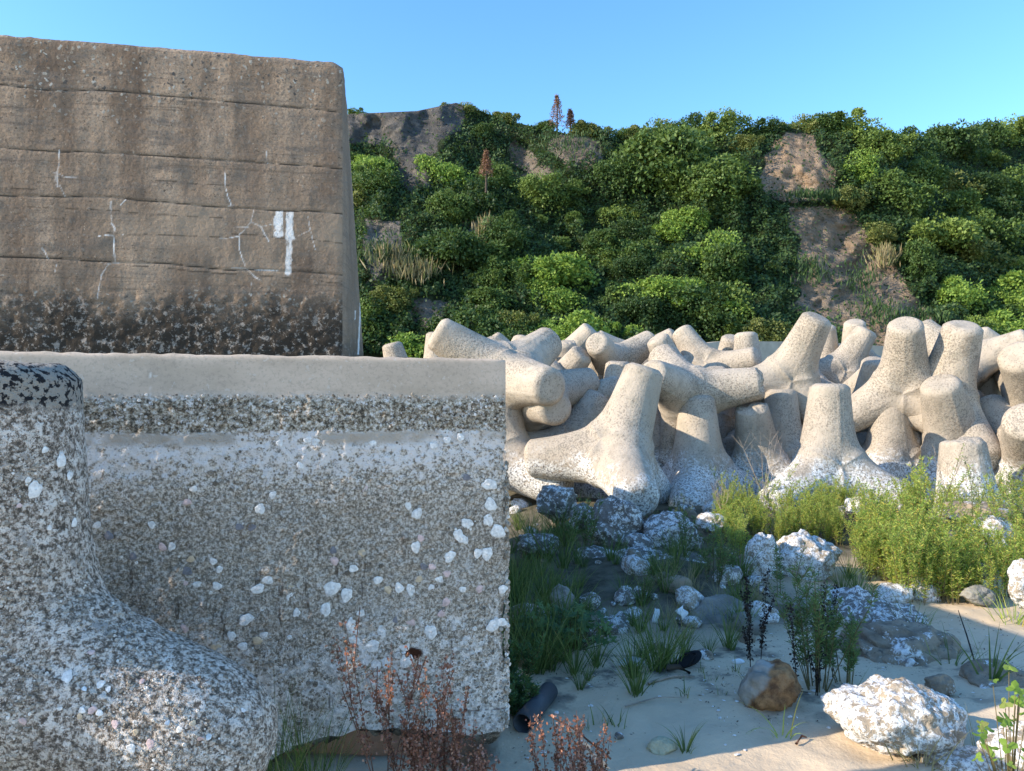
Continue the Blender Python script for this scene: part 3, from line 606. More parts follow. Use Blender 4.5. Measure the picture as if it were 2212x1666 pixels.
TL = [
 (1508,1035,9.8,(0,.05,1),(-.35,-.9,-.3),0,'upright tetrapod with a white crusted foot pointing at the viewer'),
 (1333,985,8.8,(.3,0,.95),(.08,-.9,-.35),0,'tetrapod nearest the block corner, one leg leaning up right, shadow cutting across its feet'),
 (1785,1022,9.2,(.03,-.03,1),(-.8,-.5,-.3),0,'upright tetrapod with wide white crusted feet spread behind the green weeds'),
 (2092,1150,8.5,(-.03,.05,1),(.7,-.4,-.3),1,'white crusted tetrapod leg with a chipped top rising from the weeds at right'),
 (1687,1012,10.4,(.0,.0,1),(.3,.9,-.3),0,'shaded upright tetrapod leg standing between the two front upright tetrapods'),
 (1922,1020,10.2,(-.02,-.04,1),(-.6,-.6,-.3),0,'upright speckled tetrapod behind the tallest feathery weed'),
 (2065,975,9.8,(-.38,-.35,.75),(.85,-.4,-.15),0,'tilted tetrapod leaning left with a rounded leg pointing right, above the weeds'),
 (1645,1030,10.2,(-.22,-.3,.85),(.5,-.2,-.7),1,'tetrapod with a rough broken top just right of the foremost upright leg'),
 (1400,965,10.9,(.62,-.62,0),(-.5,0,.8),0,'tetrapod lying back in the gap with a square shaded leg end facing right'),
 (1228,992,10.2,(-.85,-.4,.2),(.6,.2,.75),0,'speckled tetrapod in the gap with one leg lying left and one up right'),
 (1072,985,9.7,(.75,-.45,-.35),(.15,.1,.95),0,'shaded tetrapod half hidden behind the right edge of the concrete block'),
 (1150,855,10.1,(.22,-.9,-.15),(-.6,.2,.7),2,'tetrapod beside the block corner with a round leg end facing the viewer'),
 (1172,872,11.7,(.5,-.45,.65),(-.9,.1,-.3),0,'tetrapod with a grey speckled leg end tilted up right near the block corner'),
 (1200,892,10.9,(.6,-.35,.25),(-.2,.5,.8),0,'small looking tetrapod leg poking right below the tilted speckled one'),
 (1330,942,11.0,(.02,-.1,1),(-.7,-.6,-.2),0,'stout upright tetrapod stub left of the large lying tetrapod'),
 (1092,815,9.8,(-.65,-.15,.42),(.8,.1,-.5),0,'dark speckled tetrapod in shade sloping down right above the block corner'),
 (1085,865,11.6,(.3,.3,.85),(.7,-.5,-.4),0,'tetrapod with a leg tipped up right behind the dark sloping one'),
 (1174,872,14.0,(0,0,1),(-.7,.4,-.2),0,'far upright tetrapod with a mould seam, small, left end of the skyline'),
 (1190,810,13.2,(.4,-.2,.45),(-.8,-.4,0),0,'far tetrapod with a leg tipped right beside the seamed upright one'),
 (1330,805,12.0,(-.35,-.78,.35),(.7,.4,.3),0,'tetrapod with a flat round leg end turned to the viewer, back row'),
 (1345,798,13.2,(.65,-.3,.42),(-.8,.1,-.1),0,'far tetrapod with a long leg reaching up right against the green hill'),
 (1490,855,10.2,(-.6,-.7,.22),(.8,-.25,.12),2,'large lying tetrapod with a white crusted blunt end and a seam along its right leg'),
 (1482,862,11.7,(-.42,-.2,.78),(.7,-.1,-.3),0,'bright tetrapod leg tilted up left just behind the large lying tetrapod'),
 (1500,812,12.3,(.62,-.5,.2),(-.3,.2,.9),0,'tetrapod leg pointing right in front of the low pale wall'),
 (1618,862,12.3,(-.08,-.1,.95),(-.7,.3,-.3),0,'rounded upright tetrapod standing against the low pale wall'),
 (1692,832,10.8,(.25,-.42,.78),(-.93,-.15,-.2),0,'tallest tilted tetrapod in the middle with a flat top leaning right'),
 (1750,885,12.0,(-.12,.1,.85),(.6,-.5,-.4),0,'tetrapod slope seen just right behind the tallest tilted one'),
 (1785,830,13.8,(-.1,-.2,.75),(.7,.2,-.3),0,'far small tetrapod top, left of the two rounded ones on the right skyline'),
 (1848,818,13.5,(-.15,-.3,.68),(.8,.1,-.2),0,'far bright rounded tetrapod top, left of the tall flat topped one'),
 (1835,812,12.4,(-.92,-.3,.05),(.5,-.2,.8),0,'tetrapod lying sideways between the tall tetrapods on the right'),
 (1952,845,10.2,(-.27,-.55,.78),(.6,-.55,-.5),0,'tall tetrapod on the right with its flat oval top facing the viewer'),
 (1875,925,11.3,(-.08,-.35,.88),(-.7,.1,-.3),0,'short pale tetrapod stub in front of the tall flat topped one'),
 (2036,868,10.0,(-.01,-.42,.85),(.1,-.4,-.9),0,'square shouldered upright tetrapod with an oval top, right skyline'),
 (2046,808,10.9,(.62,-.58,.38),(-.5,.5,.7),0,'tetrapod leg thrown out right with its round end up, right skyline'),
 (2232,830,11.2,(-.55,.1,.55),(.6,-.6,0),0,'big pale tetrapod sloping out of the frame at the upper right'),
 (2122,968,11.0,(-.02,-.1,.95),(.8,-.2,-.3),0,'shaded grey upright tetrapod stub near the right edge'),
 (2250,868,9.8,(-.55,-.45,.45),(-.1,.3,-.9),0,'sunlit tetrapod leg at the right edge above the round bulging one'),
 (2235,985,9.2,(-.55,-.65,.4),(.0,.8,.5),0,'round bulging tetrapod leg at the right edge beside the weeds'),
 (945,860,12.5,(0,-.1,.9),(.7,.5,-.3),0,'rounded tetrapod top showing over the block, left of the heap'),
 (880,872,13.2,(-.2,-.1,.82),(.7,.5,-.3),0,'lowest tetrapod top barely showing over the block, far left'),
 (1560,1010,11.3,(.5,-.1,.6),(-.8,-.3,-.2),0,'shaded tetrapod deep in the gap between the two foremost upright legs'),
 (1440,905,12.3,(-.1,-.5,.6),(.8,.2,-.2),0,'shaded tetrapod under the blunt end of the large lying one'),
 (1990,960,11.6,(-.4,.2,.8),(.6,.5,-.2),0,'shaded tetrapod wedged behind the tilted one above the weeds'),
 (1800,905,12.0,(.3,-.5,.6),(-.9,-.1,-.2),0,'speckled rounded tetrapod between the pale stub and the front upright one'),
 (2180,1010,10.8,(-.7,-.3,.3),(.3,-.3,.8),0,'blue shaded tetrapod leg end in the gap near the right edge'),
]
TG = 'concrete tetrapods heaped along the shore'
EXF = [(1010, 850, 12.6, 'half hidden behind the dark sloping tetrapod'), (1255, 850, 12.6, 'behind the short stub legs left of centre'), (1400, 830, 12.9, 'behind the lying tetrapod, left side'), (1560, 840, 13.2, 'low against the pale wall, middle'),
 (1660, 905, 11.9, 'in the shade below the tallest tilted tetrapod'), (1730, 830, 13.4, 'just right of the tallest tilted tetrapod, back row'), (1905, 830, 13.0, 'behind the tall flat topped tetrapod'), (1985, 830, 12.4, 'in the gap of the two tall right hand tetrapods'), (2095, 880, 12.2, 'behind the shaded stub at right'), (2180, 890, 12.4, 'at the far right of the second row'), (1380, 900, 12.0, 'in the dark gap beside the stout stub'), (1550, 930, 11.6, 'deep behind the foremost upright leg'), (1865, 1000, 11.0, 'in the shade between the front upright ones'), (1100, 900, 10.9, 'tight against the block corner, second row')]
rx = random.Random(31)
for k, (a, b, y_, lab) in enumerate(EXF):
    an = rx.uniform(0, 6.28); tz = rx.uniform(.25, .9); TL.append((a, b + 14, y_, (math.cos(an) * (1 - tz), -abs(math.sin(an)) * (1 - tz) - .1, tz), (math.cos(an + 2), math.sin(an + 2), -.3), k % 3 if k % 3 < 2 else 2, 'tetrapod ' + lab))
for px, py, Y_, d0, d1, vi, lab in TL:
    sc_ = .78 if Y_ > 10.85 else .92 if Y_ > 10.05 else 1.0; dd = Vector(d0).normalized() * (1 - sc_) * LEG
    o = ob('tetrapod', TM[vi], None, P(px, py, Y_) + np.array(dd)); o.scale = (sc_,) * 3; o.rotation_mode = 'QUATERNION'; o.rotation_quaternion = orient(d0, d1)
    tag(o, 'pale concrete ' + lab if len(lab.split()) < 14 else lab, 'tetrapod', TG)
# foreground tetrapod
NT = empty('tetrapod', (-1.43, 2.05, .795), 'shell covered tetrapod close by at the left edge, its foot reaching over the sand', 'tetrapod', TG)
qf = orient((.02, .0, 1), (.94, -.02, -.33)); me = tetra_mesh('tetrapod_body', MTN, seg=150, nt_=60, relief=.012, seed=5, RT=.262, RB=.33, fk=.45, rnd=True)
Vn = np.empty(len(me.vertices) * 3); me.vertices.foreach_get('co', Vn); Vn = Vn.reshape(-1, 3)
Rm = np.array(qf.to_matrix()); Vn = Vn @ Rm.T * .73
Vn += (Vn / np.linalg.norm(Vn, axis=1)[:, None]) * (.004 * fbm(Vn * 38, 3, 3))[:, None]
me.vertices.foreach_set('co', Vn.ravel()); me.update()
ob('body', me, NT)
bmv = [Vector(p) + NT.location for p in Vn]; bvh = BVHTree.FromPolygons(bmv, [tuple(p.vertices) for p in me.polygons])
def hit(px, py):
    d = Vector(((px - 1106) / 1600, 1, -(py - 868) / 1600)).normalized()
    r_ = bvh.ray_cast(Vector((0, 0, CAM_H)), d); return r_[0], r_[1]
for a in [(272,272,33),(155,403,36),(310,340,22),(330,552,20),(220,575,12),(303,1243,26),(452,1278,18),(378,1300,13),(410,1135,14,'p'),(370,1393,16),(415,1392,18,'p'),(448,1405,15),(518,1455,18,'p'),(105,1440,18,'p'),(590,1562,20),(676,1543,20,'p'),(750,1452,13),(806,1478,16),(865,1452,13,'o'),(935,1515,16),(900,1518,13,'p'),(488,1300,13),(638,1265,13,'p'),(200,225,16),(610,1490,14,'o'),(125,360,14),(85,475,11,'p'),(270,1385,11),(360,1420,13,'o'),(1090,1395,12)]:
    h, n_ = hit(.4812 * a[0], 864 + .4812 * a[1])
    if h: place_shell(NT, h + n_ * .003, n_, .4812 * a[2] * h.y / 1600, a[3] if len(a) > 3 else 'w')
rs = np.random.RandomState(3); PB = []; NB = []; RBn = []
for _ in range(5200):
    px, py = rs.rand() * 600, 872 + rs.rand() * 860
    h, n_ = hit(px, py)
    if h and fbm(np.array([[h.x * 9, h.y * 9, h.z * 9]]), 2, 4)[0] > -.25: PB.append(h); NB.append(n_); RBn.append(.0024 + .0042 * rs.rand() ** 2.5)
bo = ob('barnacles', barnacles('barnacles', np.array(PB), np.array(NB), np.array(RBn), MBARN)); under(bo, NT); bo['kind'] = 'stuff'

o = ob('tetrapod', TM[0], None, (-3.05, 1.55, .62)); o.rotation_mode = 'QUATERNION'; o.rotation_quaternion = orient((0, 0, 1), (.3, -.9, -.3)); tag(o, 'unseen tetrapod added left of the near shell covered tetrapod to cast shade', 'tetrapod', TG)  # extra tetrapod added out of view, to shade the sand by the block
# ------------------------------------------------------------------ low parapet behind the heap
def box(x0, x1, y0, y1, z0, z1): 
    return [(x0,y0,z0),(x1,y0,z0),(x1,y1,z0),(x0,y1,z0),(x0,y0,z1),(x1,y0,z1),(x1,y1,z1),(x0,y1,z1)]
BF = [(0,3,2,1),(4,5,6,7),(0,1,5,4),(1,2,6,5),(2,3,7,6),(3,0,4,7)]
def prism(pts, z0, z1s, thick, mat, name):
    V = []; F = []
    n = len(pts)
    for k, (x, y) in enumerate(pts):
        j = min(k, n - 2); d = Vector((pts[j + 1][0] - pts[j][0], pts[j + 1][1] - pts[j][1])).normalized(); nx_, ny_ = -d.y * thick, d.x * thick
        V += [(x, y, z0), (x, y, z1s[k]), (x + nx_, y + ny_, z1s[k]), (x + nx_, y + ny_, z0)]
    for k in range(n - 1):
        for e in range(4):
            a = k * 4 + e; b = k * 4 + (e + 1) % 4; F.append((a, b, b + 4, a + 4))
    F += [(0, 3, 2, 1), tuple(4 * (n - 1) + e for e in range(4))]
    return mesh(name, V, F, mat, False)
pp = [P(1380, 762, 19.0), P(1440, 752, 20), P(1560, 737, 22.0), P(1700, 738, 24.0), P(1830, 742, 26), P(2100, 762, 28)]
me = prism([(p[0], p[1]) for p in pp], 1.2, [p[2] for p in pp], .4, M_PALE, 'low_wall')
tag(ob('low_wall', me), 'low pale concrete wall behind the tetrapods at the foot of the hill', 'wall')

# ------------------------------------------------------------------ hill
skyp = [(-1600, 420), (-600, 330), (300, 300), (760, 246), (900, 240), (985, 222), (1100, 262), (1230, 290), (1350, 300), (1500, 290), (1640, 300), (1700, 275), (1760, 285), (1850, 300), (1960, 320), (2100, 310), (2212, 300), (2600, 270), (3600, 330)]
bares = [([(700, 225), (990, 212), (1015, 290), (960, 310), (920, 400), (865, 400), (850, 320), (700, 300)], 1),
         ([(860, 300), (915, 330), (885, 420), (865, 400)], 1), ([(785, 470), (870, 480), (880, 560), (850, 600), (785, 625)], 2), ([(960, 600), (1010, 545), (1060, 480), (1025, 480)], 2),
         ([(1200, 285), (1285, 290), (1300, 340), (1230, 365), (1190, 330)], 3), ([(1110, 300), (1160, 340), (1140, 370), (1100, 350)], 3), ([(1110, 375), (1170, 350), (1200, 380), (1150, 400)], 3),
         ([(1690, 282), (1742, 282), (1795, 365), (1795, 425), (1690, 435), (1620, 405), (1635, 340), (1672, 330)], 4),
         ([(1695, 445), (1830, 445), (1885, 520), (1950, 600), (2010, 680), (2060, 750), (1880, 765), (1800, 710), (1700, 665), (1735, 590), (1715, 520)], 5),
         ([(880, 640), (960, 645), (965, 690), (900, 700)], 2)]
def hillY(u, vv):
    n1 = fbm(np.stack([u / 210, vv * 2.2, u * 0], 1), 4, 101)
    Y = 46 + 19 * vv ** 1.15 + 2.2 * n1 + 15 * sm(1880, 2250, u) * (0.3 + .7 * vv) - 3 * np.exp(-((u - 1560) / 130) ** 2) * vv
    return Y + 0.45 * fbm(np.stack([u / 28, vv * 18, u * 0], 1), 3, 111)
us = np.concatenate([np.linspace(-1500, 700, 60)[:-1], np.linspace(700, 2300, 520), np.linspace(2300, 3600, 40)[1:]]); vs = np.linspace(-.12, 1, 190)
U, VV = np.meshgrid(us, vs); U = U.ravel(); VV = VV.ravel()
def hill_at(u, vv):
    u = np.atleast_1d(np.asarray(u, float)); vv = np.atleast_1d(np.asarray(vv, float))
    sk = np.interp(u, [a for a, b in skyp], [b for a, b in skyp]); py = 768 + (sk - 768) * vv; Y = hillY(u, np.clip(vv, 0, 1))
    return np.stack([(u - 1106) / 1600 * Y, Y, CAM_H - (py - 868) / 1600 * Y], 1), py
HP, HPY = hill_at(U, VV)
HP = HP.reshape(len(vs), len(us), 3)
last = HP[-1]; ex = [last + np.array([0, 6, -.4]), last + np.array([0, 25, -3]), last + np.array([0, 80, -12])]
Hall = np.concatenate([HP.reshape(-1, 3)] + ex)
soilt = np.zeros(len(Hall)); hue = np.zeros(len(Hall))
nb_ = 18 * fbm(np.stack([U / 40, HPY / 40, U * 0], 1), 3, 120)
for poly, k in bares:
    i_ = inpoly(U + nb_, HPY + .6 * nb_, poly); soilt[:len(U)][i_] = 1; hue[:len(U)][i_] = {1: .1, 2: .35, 3: .55, 4: 1.0, 5: .8}[k]
m = M('hill_ground', .95, .1)
lay = m.noise(1.0, 5, .7, m.scalev(m.pos, (.5, .5, 1.6)))
cb = m.ramp(m.attr('hue'), [(0.0, (0.07, 0.07, 0.07)), (0.35, (0.17, 0.155, 0.135)), (0.6, (0.2, 0.16, 0.12)), (1.0, (0.36, 0.255, 0.17))])
cb = m.mix(m.ss(lay, .42, .65), cb, m.mix(.55, cb, (.05, .045, .04)))
cb = m.mix(m.math('MULTIPLY', m.ss(m.noise(.9, 4), .5, .65), .45), cb, (.30, .25, .20))
c = m.mix(m.attr('bare'), m.ramp(m.noise(1.5, 4), [(.3, (.018, .026, .012)), (.7, (.04, .055, .022))]), cb)
m.bump(m.noise(1.2, 6, .7), 1.0, .8); MH = m.color(c)
me = mesh('hill', Hall, grid_faces(len(us), len(vs) + 3), MH); attr(me, 'bare', soilt); attr(me, 'hue', hue)
tag(ob('hill', me), 'steep overgrown hillside with bare cliff patches rising behind the shore', None, None, 'structure')

def leafs(Pc, D, U_, L, W_):
    S = np.cross(D, U_); S /= (np.linalg.norm(S, axis=1)[:, None] + 1e-9); L = np.asarray(L)[:, None]; W_ = np.asarray(W_)[:, None]
    V = np.stack([Pc, Pc + D * L * .5 + S * W_ * .5, Pc + D * L, Pc + D * L * .5 - S * W_ * .5], 1).reshape(-1, 3)
    return V, np.arange(len(Pc) * 4).reshape(-1, 4)
def unit(a): return a / (np.linalg.norm(a, axis=1)[:, None] + 1e-9)
def tube(pts, rad, seg=6):
    V = []; F = []; pts = [Vector(p) for p in pts]
    for k, p in enumerate(pts):
        d = (pts[min(k + 1, len(pts) - 1)] - pts[max(k - 1, 0)]).normalized(); a = d.orthogonal().normalized(); b = d.cross(a)
        for s_ in range(seg):
            th = 6.2832 * s_ / seg; V.append(tuple(p + (a * math.cos(th) + b * math.sin(th)) * rad[k]))
    for k in range(len(pts) - 1):
        for s_ in range(seg): F.append((k * seg + s_, k * seg + (s_ + 1) % seg, (k + 1) * seg + (s_ + 1) % seg, (k + 1) * seg + s_))
    return V, F
def joinvf(parts):
    V = []; F = []
    for v_, f_ in parts:
        b = len(V); V += [tuple(x) for x in v_]; F += [tuple(i + b for i in q_) for q_ in f_]
    return V, F
def crown(seed, n_l, n_leaf, shape, leaf):
    r_ = np.random.RandomState(seed); P_ = []; N_ = []
    C_ = []
    for k in range(n_l):
        th = r_.rand() * 6.283; rr = math.sqrt(r_.rand()) * .72; z = r_.rand()
        lim = math.sqrt(max(0, 1 - (z * 2 - 1) ** 2 * .7)); C_.append((math.cos(th) * rr * lim * shape[0], math.sin(th) * rr * lim * shape[0], .35 + z * shape[1]))
    n_l = n_l
    for k in range(n_l):      # secondary tufts break up each lobe
        c0 = C_[r_.randint(n_l)]; d0 = unit(r_.randn(1, 3) + np.array([[0, 0, .5]]))[0]; C_.append(tuple(np.array(c0) + d0 * shape[2] * np.array([1, 1, .7])))
    per = n_leaf // len(C_)
    for ci, c in enumerate(C_):
        rad = (1 if ci < n_l else .5) * shape[2] * (.45 + .95 * r_.rand()); d = unit(r_.randn(per, 3) + np.array([0, 0, .45])); b = 1 + .28 * fbm(d * 2.2 + c[0] * 3, 2, seed)
        P_.append(np.array(c) + d * rad * b[:, None] * (.78 + .3 * r_.rand(per))[:, None] * np.array([1, 1, .72])); N_.append(d)
    P_ = np.concatenate(P_); N_ = np.concatenate(N_); D = unit(N_ * .5 + r_.randn(len(P_), 3) * .6 + np.array([0, 0, -.15])); U_ = unit(N_ + .55 * r_.randn(len(P_), 3))
    L = leaf * (.6 + .8 * r_.rand(len(P_))); return leafs(P_, D, U_, L, L * .62) + (C_,)
protos = []
def make_tree(seed, shape, n_l, n_leaf, leaf, mat=ML_TREE, bark=M_BARK, name='tree'):
    V, F, C_ = crown(seed, n_l, n_leaf, shape, leaf); t_ = bpy.data.objects.new(name, None); col.objects.link(t_); t_.empty_display_size = .2
    cr_ = ob('crown', mesh('crown', V, F, mat, False), t_)
    parts = [tube([(0, 0, -1.0), (.05, 0, .3), (0, .05, .35 + shape[1] * .6)], [.13, .10, .05])]
    for c in C_[:7]: parts.append(tube([(0, 0, .1 + .2 * c[2]), (c[0] * .5, c[1] * .5, c[2] * .7), c], [.06, .04, .015], 5))
    V, F = joinvf(parts); tk = ob('trunk', mesh('trunk', V, F, bark), t_); KIDS[t_.name] = [cr_, tk]; return t_
for s_ in range(4): protos.append(make_tree(200 + s_, (2.0, 1.7, .95), 15, 10500, .17))
for s_ in range(3): protos.append(make_tree(300 + s_, (2.5, .9, .85), 15, 10500, .16))
for s_ in range(2): protos.append(make_tree(400 + s_, (1.2, 2.6, .7), 14, 9000, .16))
for s_ in range(3): protos.append(make_tree(500 + s_, (1.2, .7, .75), 9, 4200, .16, name='shrub'))
usedp = set()
def put(i, loc, s, rz, lab, cat, group):
    p = protos[i]
    if i in usedp: o = copy_tree(p)
    else: o = p; usedp.add(i)
    o.location = loc; o.scale = (s, s, s * rng.uniform(.85, 1.1)); o.rotation_euler = (0, 0, rz); tag(o, lab, cat, group); return o
def bare_at(u, py):
    return any(inpoly(np.array([u]), np.array([py]), poly)[0] for poly, k in bares)
def vfor(u, py):
    sk = float(np.interp(u, [a for a, b in skyp], [b for a, b in skyp])); return (768 - py) / (768 - sk)
for s_ in range(2): protos.append(make_tree(520 + s_, (1.9, 1.6, .8), 14, 10500, .165, ML_TREEB))     # 12, 13
protos.append(make_tree(530, (2.6, .8, .75), 14, 10500, .16, ML_TREEB))                               # 14
protos.append(make_tree(531, (1.9, 1.5, .8), 14, 10500, .165, ML_TREEY))                                # 15
protos.append(make_tree(540, (1.5, .9, .8), 7, 6500, .15, ML_TREEB, name='vine_mound'))              # 16
protos.append(make_tree(550, (2.4, 2.0, 1.0), 22, 17000, .175))                                       # 17
LANDM = [(870, 290, 'the dark cliff'), (1715, 350, 'the sandstone scar'), (1790, 560, 'the bare landslip'), (1050, 360, 'the orange dead pine'), (1203, 240, 'the crest dead pine'), (790, 640, 'the sea wall edge'), (1560, 745, 'the low pale wall'), (2212, 500, 'the right edge'), (1300, 540, 'the mid slope'), (830, 500, 'the pale bare patch')]
BYS = {}
def landlabel(o, u, py, kind):
    best = min(LANDM, key=lambda L_: (L_[0] - u) ** 2 + (L_[1] - py) ** 2 + (4e4 if L_[2] == 'the mid slope' else 0)); dx, dy = u - best[0], best[1] - py
    v_ = 'above' if dy > 35 else 'below' if dy < -35 else ''; h_ = 'right of' if dx > 35 else 'left of' if dx < -35 else ''
    rel = (v_ + ' and ' + h_ if v_ and h_ else v_ or h_ or 'beside').strip(); BYS.setdefault((kind, rel, best[2]), []).append((dx * dx + dy * dy, len(BYS), o))
def rel_labels(items, marks, kind, full=True):
    by = {}
    for u, py, o in items:
        b = min(marks, key=lambda L_: (L_[0] - u) ** 2 + (L_[1] - py) ** 2); dx, dy = u - b[0], b[1] - py
        v_ = 'above' if dy > 14 else 'below' if dy < -14 else ''; h_ = 'right of' if dx > 22 else 'left of' if dx < -22 else ''
        by.setdefault(((v_ + ' and ' + h_ if v_ and h_ else v_ or h_ or 'beside'), b[2]), []).append((dx * dx + dy * dy, len(by), o))
    for key, lst in by.items():
        lst.sort(key=lambda a: a[:2])
        for k, (_, _, o) in enumerate(lst):
            if k < 14: o['label'] = ('only ' if len(lst) == 1 else '') + kind + ' ' + key[0] + ' ' + key[1] + ('' if len(lst) == 1 else ', ' + ORD[k])
            else: o['label'] = kind + ' far ' + key[0] + ' ' + key[1]
ORD = ['nearest', 'second nearest', 'third nearest', 'fourth nearest', 'fifth nearest', 'sixth nearest', 'seventh nearest', 'eighth nearest', 'ninth nearest', 'tenth nearest', 'eleventh nearest', 'twelfth nearest', 'thirteenth nearest', 'fourteenth nearest']
occ = []
heroes = [(815, 375, 1.05, 12, 'bright leafy tree'), (965, 395, 1.15, 12, 'bright broad crowned tree'), (1045, 455, 1.2, 1, 'leafy tree'), (1165, 445, 1.1, 0, 'leafy tree'), (1240, 440, .8, 7, 'narrow upright tree'), (955, 560, 1.35, 5, 'dark flat crowned tree'), (1185, 605, 1.6, 14, 'wide spreading tree'),
  (1440, 400, 1.9, 17, 'huge round crowned tree'), (1540, 430, 1.5, 17, 'large dense tree'), (1340, 420, 1.2, 0, 'leafy tree'), (1470, 510, 1.1, 14, 'tree with bright layered top'), (1530, 580, 1.3, 13, 'bright tree'), (1430, 640, 1.35, 14, 'flat spreading bright tree'), (1070, 715, 1.35, 5, 'low dark spreading tree'),
  (1170, 730, 1.1, 16, 'vine smothered round mound'), (1290, 735, .95, 16, 'vine smothered round mound'), (900, 770, 1.2, 14, 'bright low tree'), (1850, 385, 1.1, 13, 'bright bushy tree'), (1885, 520, .9, 15, 'olive green slender tree'), (2050, 650, 1.4, 16, 'leafy mound'), (2140, 720, 1.6, 16, 'bright leafy mound'),
  (2170, 430, 1.6, 4, 'flat layered tree'), (2060, 330, 1.6, 5, 'flat layered tree'), (2010, 520, 1.5, 4, 'flat layered tree'), (2120, 580, 1.5, 15, 'olive green tree'), (1600, 690, 1.1, 16, 'leafy mound'), (1380, 745, 1.0, 16, 'leafy mound'), (850, 660, .9, 15, 'olive green shrubby tree'), (1210, 660, 1.0, 12, 'bright leafy tree'), (2200, 640, 1.5, 12, 'bright tree')]
def hill_put(uu, yy, s, i, kind, cat, group):
    vv = vfor(uu, yy); pt, _ = hill_at(uu, min(vv, .99)); o = put(i, pt[0] + np.array([0, .3, -.7 * s]), s, rng.uniform(0, 6.28), None, cat, group); landlabel(o, uu, yy - 30, kind); occ.append((uu, yy)); return o
for uu, yy, s, i, kind in heroes: hill_put(uu, yy, s, i, kind, 'tree', 'trees on the hillside')
for row, py in enumerate(range(755, 300, -40)):
    u = 765 + (row % 2) * 40
    while u < 2300:
        uu = u + rng.uniform(-30, 30); yy = py + rng.uniform(-18, 18); vv = vfor(uu, yy); u += rng.uniform(66, 112)
        if vv > .96: continue
        s = rng.uniform(.55, 1.5) * (1.25 if uu > 1950 else 1.0); hh = 78 * s
        if any(bare_at(uu + dx, yy - dy * hh) for dx in (-38 * s, 0, 38 * s) for dy in (0, .5, 1)): 
            if bare_at(uu, yy) or bare_at(uu, yy - 25) or rng.random() < .3 or 1680 < uu < 2080: continue
            hill_put(uu, yy, s * .55, rng.choice([9, 10, 11]), 'low green shrub', 'shrub', 'shrubs on the hillside'); continue
        if inpoly(np.array([uu - 40, uu, uu + 40]), np.array([yy - 30] * 3), bares[8][0]).any() and rng.random() < .8: continue
        if any(abs(a - uu) < 45 and abs(b - yy) < 22 for a, b in occ): continue
        if rng.random() < .28: hill_put(uu, yy, s * .9, rng.choice([9, 10, 11]), 'low green shrub', 'shrub', 'shrubs on the hillside')
        else: hill_put(uu, yy, s, rng.choice([0, 1, 2, 3, 4, 5, 6, 7, 8, 17, 12, 14, 15]), 'leafy green tree', 'tree', 'trees on the hillside')
for key, lst in BYS.items():
    for k, (d_, _, o) in enumerate(sorted(lst, key=lambda a: a[:2])): o['label'] = ('only ' + key[0] + ' ' if len(lst) == 1 else key[0] + ' ') + key[1] + ' ' + key[2] + ('' if len(lst) == 1 else ', ' + ORD[min(k, 13)] + ' of them')
crest = [(770, 226, .45), (1000, 208, .75), (965, 215, .5), (1040, 222, .8), (1090, 230, .8), (1180, 252, .5), (1265, 250, .8), (1300, 262, .9), (1345, 275, .8), (1380, 258, .9), (1425, 250, 1.1), (1510, 252, 1.1), (1560, 248, 1.1), (1655, 250, .95), (1735, 242, 1.0), (1790, 240, 1.15), (1850, 245, 1.3), (1925, 275, 1.0), (1980, 285, 1.1), (2050, 270, 1.5), (2120, 262, 1.5), (2180, 255, 1.5), (2250, 262, 1.5)]
for k, (u, py, s) in enumerate(crest):
    pt, _ = hill_at(u, 1.0); sk = CAM_H - (py - 868) / 1600 * pt[0][1]; z = min(pt[0][2] + .3, sk - 2.7 * s)
    w_ = ['smallest tree', 'tree'][k > 0]
    put(rng.choice([0, 1, 2, 3, 15]), (pt[0][0], pt[0][1] + .8, max(z, pt[0][2] - 3)), s, rng.uniform(0, 6.28), 'crest tree, ' + ['first', 'second', 'third', 'fourth', 'fifth', 'sixth', 'seventh', 'eighth', 'ninth', 'tenth', 'eleventh', 'twelfth'][k if k < 12 else 22 - k] + ' from the ' + ('sea wall' if k < 12 else 'right edge') + ' along the skyline', 'tree', 'trees on the hill crest')
# ground cover on the slope
rs = np.random.RandomState(12); n = 150000
u = 690 + rs.rand(n) * 1620; vv = rs.rand(n) * 1.0; p_, py = hill_at(u, vv)
isb = np.zeros(n, bool); jx, jy = 10 * rs.randn(n), 8 * rs.randn(n)
for poly, k in bares: isb |= inpoly(u + jx, py + jy, poly)
keep = ~isb | (rs.rand(n) < .06); p_ = p_[keep]; u = u[keep]; py = py[keep]
n = len(p_); clump = fbm(np.stack([u / 22, py / 22, u * 0], 1), 3, 140); up = np.array([0, -.75, .65])
p_ = p_ + up * (np.clip(clump + .5, 0, 2) * .75 * rs.rand(n) ** .5 * np.where(isb[keep] | (py < 262), .05, 1))[:, None]
D = unit(rs.randn(n, 3) * .7 + np.array([0, -.5, -.2])); U_ = unit(up + .5 * rs.randn(n, 3)); L = .22 * (.6 + .8 * rs.rand(n))
V, F = leafs(p_, D, U_, L, L * .7)
tag(ob('hillside_vines', mesh('hillside_vines', V, F, ML_VINE, False)), 'dense creeping vines and undergrowth covering the hillside', 'undergrowth', None, 'stuff')
